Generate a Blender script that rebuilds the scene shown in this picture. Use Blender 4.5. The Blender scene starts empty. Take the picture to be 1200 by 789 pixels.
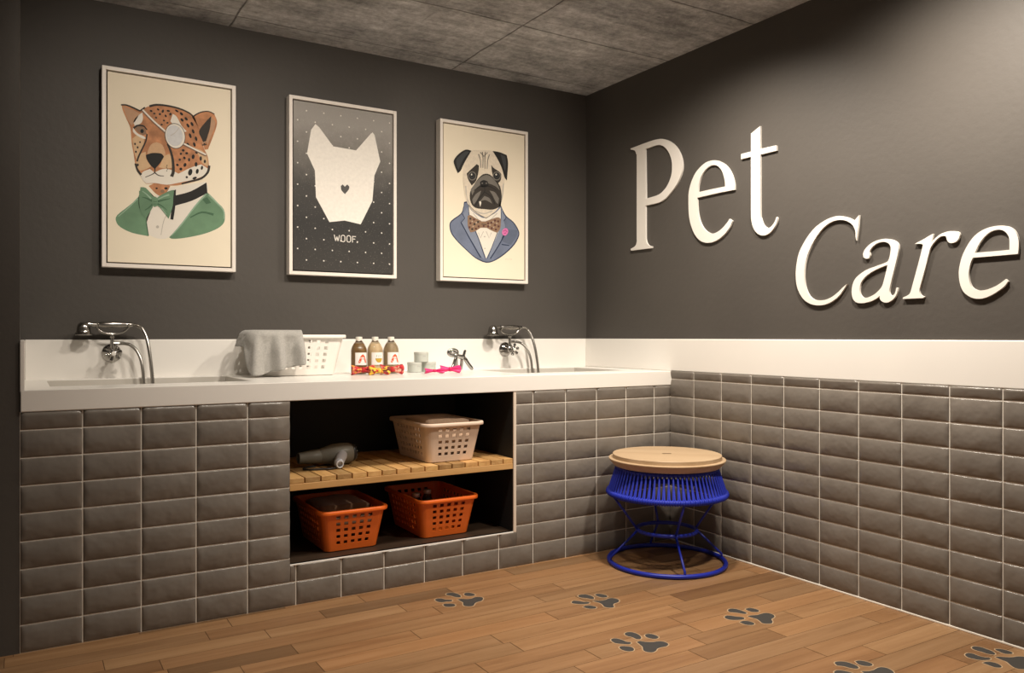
import bpy, bmesh, math, random
from mathutils import Vector, Matrix, noise
from mathutils.geometry import tessellate_polygon
R = math.radians
random.seed(7)
COL = bpy.context.scene.collection

# ------------------------------------------------------------------ room measures (metres)
X0, XR = -0.0116, 3.1019          # left return wall, right wall
YF, YB = 3.3556, 4.1522           # tiled counter front, back wall
ZC = 2.6948                       # ceiling
SLAB_T, SLAB_B = 0.9445, 0.8654   # worktop
BAND = 1.1235                     # top of white splash band

# ------------------------------------------------------------------ traced outlines (metres)
LETTERS = {'P':[[(3.6969,2.2609),(3.57,2.2666),(3.4858,2.2677),(3.4175,2.2589),(3.351,2.2276),(3.299,2.1808),(3.267,2.1252),(3.2582,2.0789),(3.267,2.0359),(3.299,1.9875),(3.3445,1.9496),(3.3974,1.9166),(3.4583,1.9025),(3.5629,1.9014),(3.5629,1.7474),(3.56,1.6999),(3.5416,1.6697),(3.5066,1.657),(3.5094,1.6479),(3.6939,1.6508),(3.6969,1.6608),(3.6569,1.6734),(3.6422,1.6988),(3.6422,1.7563),(3.6422,2.178),(3.6466,2.2172),(3.6613,2.2413),(3.6969,2.2542)],[(3.5657,2.2317),(3.4858,2.2352),(3.4446,2.2304),(3.4041,2.2111),(3.3708,2.177),(3.3471,2.1315),(3.3406,2.0849),(3.3471,2.0408),(3.3735,1.9952),(3.4108,1.9645),(3.4583,1.9469),(3.56,1.9406)]],'e':[[(3.2118,1.8783),(3.2081,1.9307),(3.1834,1.9884),(3.1467,2.0302),(3.0927,2.0595),(3.0457,2.0653),(2.9996,2.0574),(2.9487,2.0286),(2.9153,1.9933),(2.8934,1.9521),(2.8824,1.913),(2.8814,1.8864),(3.011,1.8873),(3.1467,1.8845),(3.1443,1.8336),(3.1346,1.78),(3.1106,1.7293),(3.075,1.695),(3.0341,1.6793),(2.9938,1.6859),(2.9599,1.703),(2.9319,1.7248),(2.9153,1.7419),(2.8966,1.7288),(2.9153,1.6978),(2.9543,1.6646),(3.0053,1.6405),(3.0632,1.6336),(3.1166,1.6476),(3.1589,1.6826),(3.1895,1.7343),(3.2081,1.7983)],[(3.1406,1.9132),(3.1346,1.9541),(3.1166,1.9945),(3.0868,2.0239),(3.0515,2.039),(3.0168,2.0369),(2.9882,2.0215),(2.9633,1.9892),(2.9487,1.9448),(2.9453,1.9132),(3.0457,1.914)]],'t':[[(2.774,2.1498),(2.7144,2.1743),(2.7144,2.0611),(2.6173,2.0587),(2.6153,2.0333),(2.7144,2.0332),(2.7144,1.7581),(2.7094,1.7176),(2.6943,1.6839),(2.6693,1.6667),(2.6495,1.6707),(2.6299,1.688),(2.6153,1.7135),(2.6105,1.709),(2.6124,1.6936),(2.6299,1.6645),(2.6594,1.6404),(2.6943,1.6323),(2.7297,1.6442),(2.7553,1.6711),(2.7708,1.7132),(2.774,1.7661),(2.774,2.0343),(2.8382,2.0344),(2.8382,2.0598),(2.774,2.0601)]],'C':[[(2.1711,1.6648),(2.1755,1.6175),(2.1818,1.5759),(2.185,1.5554),(2.1882,1.5738),(2.1894,1.5965),(2.1996,1.6203),(2.2202,1.6399),(2.2462,1.6516),(2.2758,1.6565),(2.3126,1.6512),(2.3501,1.6323),(2.3813,1.6034),(2.4129,1.5621),(2.4378,1.5166),(2.4507,1.4756),(2.4558,1.4338),(2.4543,1.3915),(2.445,1.3549),(2.4271,1.3241),(2.4023,1.307),(2.3743,1.3023),(2.3398,1.3039),(2.3059,1.316),(2.2758,1.3349),(2.2527,1.3539),(2.2318,1.3682),(2.2462,1.3478),(2.2725,1.3175),(2.3059,1.2956),(2.3398,1.2834),(2.3778,1.2794),(2.4164,1.2861),(2.4522,1.3041),(2.4776,1.3324),(2.4959,1.3697),(2.5032,1.4127),(2.5018,1.4613),(2.4885,1.521),(2.4667,1.5614),(2.4342,1.6031),(2.3953,1.6376),(2.3535,1.6591),(2.3126,1.6716),(2.2725,1.674),(2.2397,1.6663),(2.2137,1.655),(2.1958,1.6425),(2.1818,1.6549)]],'a':[[(2.1367,1.4723),(2.1504,1.4801),(2.1516,1.4971),(2.141,1.5157),(2.1194,1.5331),(2.092,1.5442),(2.0589,1.549),(2.0293,1.5459),(2.006,1.5364),(1.9915,1.5231),(1.9875,1.5066),(1.9915,1.4828),(2.006,1.4247),(2.0235,1.3609),(2.0305,1.3287),(2.0264,1.3122),(2.0165,1.3075),(2.0048,1.3167),(1.9973,1.3406),(1.9927,1.3376),(1.9944,1.3216),(2.0031,1.3031),(2.0205,1.2876),(2.0411,1.2802),(2.0589,1.2836),(2.0721,1.2951),(2.0739,1.31),(2.095,1.296),(2.1256,1.2861),(2.1629,1.2818),(2.1882,1.2884),(2.2028,1.3059),(2.2073,1.3317),(2.2041,1.3599),(2.1913,1.3875),(2.166,1.4084),(2.1317,1.4256),(2.0829,1.4386),(2.047,1.4485),(2.034,1.4567),(2.0264,1.4805),(2.0235,1.5073),(2.0293,1.5242),(2.0441,1.5338),(2.0649,1.5375),(2.0889,1.5328),(2.1102,1.5183),(2.1206,1.5026),(2.1194,1.4858),(2.1256,1.4736)],[(2.0382,1.438),(2.0411,1.4218),(2.053,1.379),(2.0619,1.3522),(2.0769,1.3337),(2.1011,1.3156),(2.1317,1.3047),(2.1535,1.3067),(2.166,1.3213),(2.1692,1.3439),(2.1616,1.3716),(2.141,1.3956),(2.1072,1.4155),(2.0709,1.4295)]],'r':[[(1.9179,1.5146),(1.8818,1.5294),(1.8582,1.5406),(1.8404,1.5477),(1.8418,1.5365),(1.8488,1.5132),(1.8348,1.5267),(1.8117,1.5423),(1.7844,1.5496),(1.7597,1.549),(1.742,1.5443),(1.7354,1.5339),(1.7389,1.5189),(1.7486,1.5076),(1.7642,1.5029),(1.7777,1.5061),(1.7853,1.5171),(1.7889,1.5309),(1.8003,1.5343),(1.8163,1.5307),(1.8348,1.5154),(1.8511,1.4944),(1.8582,1.4723),(1.8723,1.4188),(1.8866,1.3695),(1.8971,1.3333),(1.8985,1.3173),(1.8914,1.3046),(1.878,1.298),(1.8818,1.2927),(1.9695,1.2926),(1.9685,1.2982),(1.9472,1.307),(1.9374,1.3168),(1.93,1.3397),(1.9154,1.3897),(1.8985,1.4484),(1.8866,1.4932),(1.8832,1.5075),(1.8914,1.512)]],'e2':[[(1.7389,1.3824),(1.7354,1.4129),(1.7244,1.4516),(1.7049,1.4891),(1.6813,1.5193),(1.6537,1.5379),(1.6246,1.5474),(1.5918,1.5499),(1.5637,1.5457),(1.5439,1.535),(1.5301,1.5177),(1.5223,1.4919),(1.5211,1.467),(1.5235,1.4391),(1.6,1.4386),(1.6855,1.4387),(1.6941,1.4185),(1.7006,1.3885),(1.7006,1.3624),(1.6941,1.3359),(1.6813,1.32),(1.6622,1.3126),(1.637,1.3135),(1.6081,1.3226),(1.5838,1.3361),(1.5657,1.3497),(1.5577,1.3409),(1.5717,1.3228),(1.5959,1.3051),(1.6246,1.2894),(1.6537,1.2812),(1.6813,1.2832),(1.7049,1.295),(1.7244,1.3156),(1.7354,1.347)],[(1.6783,1.4571),(1.6643,1.4852),(1.6454,1.5112),(1.6246,1.5282),(1.604,1.5352),(1.5858,1.5344),(1.5697,1.5263),(1.5577,1.5103),(1.553,1.491),(1.5526,1.4567),(1.6163,1.4562)]]}
PAWS = {'1':[[(1.6019,3.0621),(1.6187,3.0624),(1.6383,3.0469),(1.6577,3.0413),(1.6815,3.0489),(1.6982,3.0432),(1.7072,3.0288),(1.6982,3.0079),(1.681,2.9923),(1.6631,2.9903),(1.6439,2.9807),(1.6277,2.9611),(1.6133,2.9549),(1.5983,2.9623),(1.5893,2.9761),(1.5936,2.9944),(1.6038,3.0135),(1.6041,3.0348)],[(1.5908,3.1488),(1.605,3.1602),(1.6251,3.1553),(1.6369,3.1344),(1.6389,3.106),(1.6321,3.0878),(1.6215,3.0836),(1.6091,3.0973),(1.6012,3.1199),(1.592,3.1345)],[(1.6601,3.1112),(1.6761,3.1225),(1.6912,3.1133),(1.6987,3.0905),(1.6963,3.0757),(1.6843,3.0694),(1.6655,3.0764),(1.6563,3.0909)],[(1.5173,3.1091),(1.535,3.1202),(1.5502,3.1066),(1.5592,3.0863),(1.5771,3.0728),(1.5752,3.0584),(1.5648,3.0543),(1.5493,3.0612),(1.5293,3.0648),(1.5174,3.0789)],[(1.5182,3.0318),(1.5309,3.0409),(1.5501,3.0309),(1.5623,3.0176),(1.5608,3.0017),(1.5491,2.9922),(1.5295,2.9958),(1.5175,3.009)]],'2':[[(2.0893,2.74),(2.1032,2.7402),(2.1221,2.7287),(2.1457,2.7274),(2.1691,2.7333),(2.1872,2.7284),(2.1959,2.7082),(2.19,2.6874),(2.1708,2.6734),(2.1492,2.6695),(2.1337,2.6579),(2.1233,2.6393),(2.1086,2.6342),(2.0923,2.6441),(2.0875,2.661),(2.0968,2.6845),(2.0997,2.7038),(2.0969,2.72)],[(2.0745,2.8279),(2.094,2.8385),(2.1168,2.8274),(2.1254,2.8015),(2.1221,2.7768),(2.1086,2.7612),(2.098,2.7695),(2.0879,2.7887),(2.0734,2.8064)],[(2.1483,2.8029),(2.1654,2.8088),(2.1773,2.7998),(2.1858,2.7783),(2.1824,2.7579),(2.1679,2.7516),(2.1517,2.7588),(2.1462,2.7799)],[(2.0036,2.7792),(2.0217,2.7897),(2.0362,2.7766),(2.0484,2.7563),(2.065,2.7419),(2.0644,2.7312),(2.0497,2.7257),(2.026,2.7342),(2.0063,2.7521),(1.9992,2.7649)],[(2.0087,2.7048),(2.0293,2.7105),(2.045,2.7035),(2.0549,2.685),(2.0534,2.6694),(2.0377,2.6626),(2.0206,2.6713),(2.0115,2.6867)]],'3':[[(1.9494,2.2897),(1.9658,2.2907),(1.9771,2.2751),(2.0003,2.2588),(2.0188,2.2549),(2.0363,2.2428),(2.0386,2.2211),(2.03,2.2084),(2.0115,2.2019),(1.9893,2.2048),(1.9712,2.2018),(1.9553,2.1908),(1.9355,2.1857),(1.9209,2.1966),(1.9177,2.2136),(1.9265,2.229),(1.9374,2.2434),(1.9433,2.2646)],[(1.9621,2.3753),(1.979,2.3843),(1.9958,2.3779),(2.004,2.3575),(2.0015,2.3323),(1.9907,2.3125),(1.9774,2.3043),(1.9667,2.3137),(1.966,2.335),(1.9578,2.3551)],[(2.0224,2.3272),(2.0382,2.3306),(2.051,2.3197),(2.0555,2.2995),(2.0508,2.2835),(2.0351,2.2766),(2.0214,2.2827),(2.0134,2.2987),(2.0137,2.3136)],[(1.8814,2.3567),(1.896,2.3626),(1.9096,2.3529),(1.9167,2.3315),(1.9189,2.3119),(1.9291,2.3021),(1.9231,2.2913),(1.909,2.289),(1.8928,2.3025),(1.8765,2.3196),(1.8741,2.3391)],[(1.8629,2.2851),(1.8751,2.2883),(1.8924,2.2764),(1.9013,2.2618),(1.8966,2.2437),(1.8833,2.2332),(1.8684,2.2367),(1.8583,2.2497),(1.8559,2.2684)]],'4':[[(2.5131,2.2669),(2.5327,2.2666),(2.5561,2.2578),(2.5795,2.2576),(2.6025,2.257),(2.6163,2.2454),(2.6168,2.2255),(2.6043,2.2077),(2.5862,2.1995),(2.5674,2.192),(2.5508,2.1722),(2.5318,2.1616),(2.5139,2.1688),(2.5035,2.1825),(2.5138,2.2059),(2.5201,2.226),(2.5161,2.2459)],[(2.4982,2.3585),(2.5194,2.3675),(2.5377,2.3564),(2.5436,2.331),(2.5439,2.3068),(2.5385,2.2943),(2.5267,2.2912),(2.5159,2.3025),(2.5067,2.3215),(2.4898,2.3397)],[(2.572,2.3323),(2.5934,2.3332),(2.6059,2.3199),(2.6096,2.299),(2.6022,2.285),(2.5861,2.2812),(2.5696,2.2936),(2.5661,2.3117)],[(2.4257,2.3084),(2.446,2.3169),(2.4598,2.3054),(2.4731,2.2873),(2.4878,2.2708),(2.4835,2.2558),(2.4663,2.2512),(2.4414,2.261),(2.4224,2.2763),(2.4194,2.2932)],[(2.4346,2.2369),(2.4564,2.2392),(2.4724,2.2272),(2.4766,2.2077),(2.471,2.1935),(2.4551,2.1885),(2.4379,2.199),(2.4326,2.2146)]],'5':[[(2.4308,1.6948),(2.4493,1.6835),(2.4737,1.6788),(2.5069,1.6826),(2.5242,1.6755),(2.53,1.6582),(2.521,1.6366),(2.5018,1.6217),(2.4719,1.6201),(2.4424,1.6058),(2.4163,1.609),(2.4052,1.622),(2.4181,1.6463),(2.4221,1.6701)],[(2.4129,1.785),(2.4302,1.7887),(2.4514,1.7757),(2.4593,1.7533),(2.4575,1.7298),(2.4479,1.7163),(2.4344,1.7163),(2.4229,1.7301),(2.415,1.7522),(2.4014,1.7674)],[(2.4855,1.7565),(2.5043,1.7544),(2.5158,1.7402),(2.519,1.7205),(2.5117,1.7073),(2.4963,1.7049),(2.4805,1.7158),(2.4744,1.7335)],[(2.3474,1.7387),(2.3671,1.7422),(2.3801,1.7323),(2.3922,1.7082),(2.3898,1.693),(2.3701,1.6951),(2.3436,1.7112),(2.3366,1.7253)],[(2.3403,1.6871),(2.3603,1.6827),(2.3677,1.664),(2.3611,1.6488),(2.3402,1.6552),(2.3338,1.6718)]],'6':[[(2.943,1.522),(2.9594,1.5179),(2.9748,1.5026),(2.9955,1.49),(3.018,1.484),(3.0337,1.4709),(3.0284,1.4497),(3.0071,1.4339),(2.9779,1.4347),(2.949,1.4243),(2.9305,1.4136),(2.913,1.4215),(2.9063,1.4365),(2.9155,1.4558),(2.9341,1.4783),(2.9377,1.499)],[(2.9611,1.6137),(2.9786,1.6156),(2.9927,1.6007),(2.9931,1.5787),(2.9881,1.5542),(2.9746,1.5383),(2.9605,1.5379),(2.9511,1.5526),(2.9504,1.5741),(2.9489,1.5995)],[(3.0197,1.5626),(3.0331,1.5557),(3.0414,1.5402),(3.0435,1.5236),(3.0359,1.5101),(3.0209,1.5084),(3.0051,1.5198),(3.0065,1.54),(3.0112,1.5543)],[(2.872,1.5887),(2.8936,1.5935),(2.9067,1.5826),(2.905,1.5598),(2.9094,1.5424),(2.9197,1.5302),(2.9152,1.5231),(2.899,1.5213),(2.876,1.5325),(2.8641,1.5495),(2.8586,1.5703)],[(2.8537,1.5186),(2.8755,1.5167),(2.889,1.5045),(2.8918,1.487),(2.8803,1.4688),(2.8648,1.4656),(2.8527,1.4762),(2.8524,1.4969)]]}
RECTS = {'1':[0.3072,0.9022,1.4578,2.3839],'2':[1.1689,1.7652,1.4581,2.3842],'3':[2.0334,2.6285,1.4596,2.3842]}
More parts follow.
